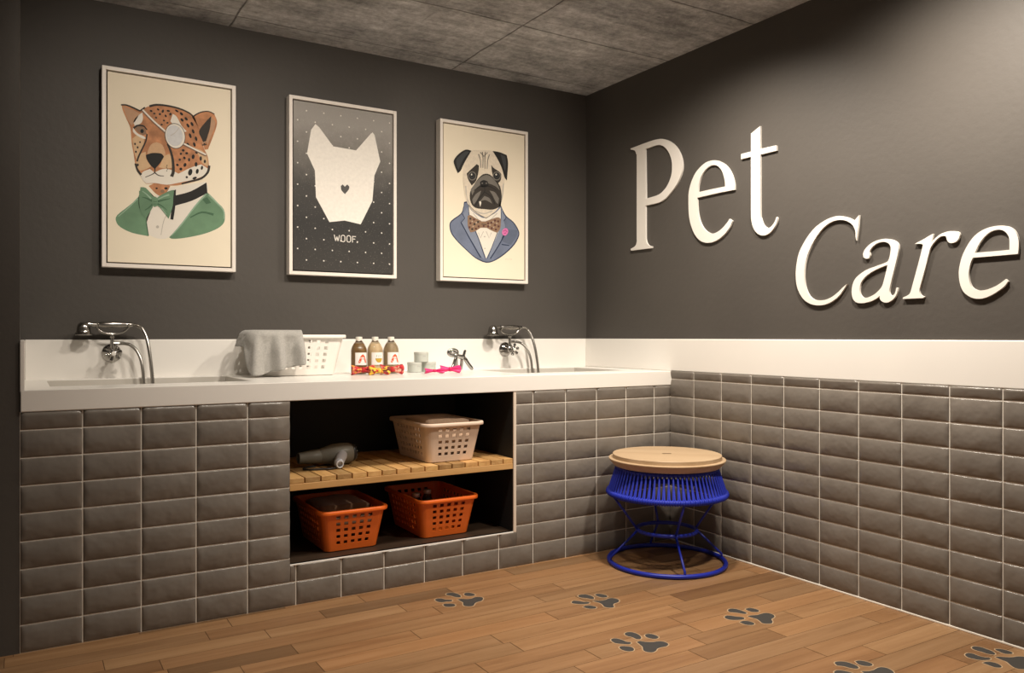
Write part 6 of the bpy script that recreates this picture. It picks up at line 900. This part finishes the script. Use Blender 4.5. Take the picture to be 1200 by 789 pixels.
# ------------------------------------------------------------------ paw prints stuck on the floor
PAW = mat('charcoal_vinyl', (.050, .046, .042), .5); PAWE = mat('pale_vinyl_edge', (.50, .36, .22), .5)
PAWLAB = {'1': 'charcoal paw print on the floor in front of the orange baskets', '2': 'charcoal paw print on the floor just left of the blue stool', '3': 'charcoal paw print lowest in the middle of the floor, left of another print',
          '4': 'charcoal paw print on the floor between the blue stool and the picture edge', '5': 'charcoal paw print cut off by the bottom edge of the picture', '6': 'charcoal paw print on the floor against the right tiled wall'}
for key, polys in PAWS.items():
    c = polys[0]; cx = sum(p[0] for p in c)/len(c); cy = sum(p[1] for p in c)/len(c)
    t = thing('paw_print', PAWLAB[key], 'paw print', (cx, cy, 0), 0, 'paw prints on the wooden floor')
    for i, p in enumerate(polys):
        lp = round_loop([(a-cx, b-cy) for a, b in p], 70, 5)
        ar = sum(lp[k][0]*lp[(k+1) % len(lp)][1]-lp[(k+1) % len(lp)][0]*lp[k][1] for k in range(len(lp)))
        if ar < 0: lp = lp[::-1]
        big = []
        for k in range(len(lp)):       # thin pale border round each pad
            d = Vector(lp[(k+1) % len(lp)])-Vector(lp[k-1]); n = Vector((d.y, -d.x)); n = n.normalized() if n.length > 1e-9 else Vector((0, 0))
            big.append((lp[k][0]+n.x*.0035, lp[k][1]+n.y*.0035))
        bm = bmesh.new()
        add_prism(bm, [big], lambda a, b: Vector((a, b, .0002)), lambda a, b: Vector((a, b, .0005)), 1)
        add_prism(bm, [lp], lambda a, b: Vector((a, b, .0003)), lambda a, b: Vector((a, b, .0009)), 0)
        obj('heel_pad' if i == 0 else 'toe_pad', bm, [PAW, PAWE], t)

# ------------------------------------------------------------------ light: warm ceiling spots along the counter and the sign wall
def spot(name, loc, power, size=120, blend=1.0, rad=.05, col=(1, .80, .58), aim=None):
    l = bpy.data.lights.new(name, 'SPOT'); l.energy = power; l.spot_size = R(size); l.spot_blend = blend; l.shadow_soft_size = rad; l.color = col
    o = bpy.data.objects.new(name, l); COL.objects.link(o); o.location = loc
    if aim is not None: o.rotation_euler = (Vector(aim)-Vector(loc)).to_track_quat('-Z', 'Y').to_euler()
    return o
LZ = ZC-.04
WARM = (1, .895, .77)
for x, p in ((.80, 26), (1.50, 86)):
    spot('ceiling_spot', (x, 2.45, LZ), p, 124, 1.0, .06, WARM, aim=(x, 3.15, .2))
spot('ceiling_spot', (2.42, 2.62, LZ), 145, 148, 1.0, .06, WARM, aim=(2.64, 2.92, .2))
for x, p in ((.604, 64), (1.467, 52), (2.331, 52)):
    spot('picture_spot', (x, 2.35, LZ), p, 76, 1.0, .05, WARM, aim=(x, YB, 1.68))
spot('ceiling_spot', (2.42, 1.60, LZ), 210, 150, 1.0, .06, WARM, aim=(2.85, 1.65, .6))
w = bpy.data.worlds.new('room_glow'); bpy.context.scene.world = w; w.use_nodes = True
w.node_tree.nodes['Background'].inputs['Color'].default_value = (1.0, .90, .78, 1); w.node_tree.nodes['Background'].inputs['Strength'].default_value = .13

# ------------------------------------------------------------------ camera
cd = bpy.data.cameras.new('camera'); cam = bpy.data.objects.new('camera', cd); COL.objects.link(cam)
cd.sensor_fit = 'HORIZONTAL'; cd.sensor_width = 36; cd.lens = 935.4345*36/1200
cd.shift_x = (600-595.8671)/1200; cd.shift_y = (394.2727-394.5)/1200
cam.location = (0, 0, 1.1382); cam.rotation_euler = (R(90), 0, 1.0249-math.pi/2)
cd.clip_start = .02
sc = bpy.context.scene; sc.camera = cam
sc.view_settings.view_transform = 'Standard'; sc.view_settings.look = 'None'; sc.view_settings.gamma = 1; sc.view_settings.use_curve_mapping = False
sc.view_settings.exposure = 0.0
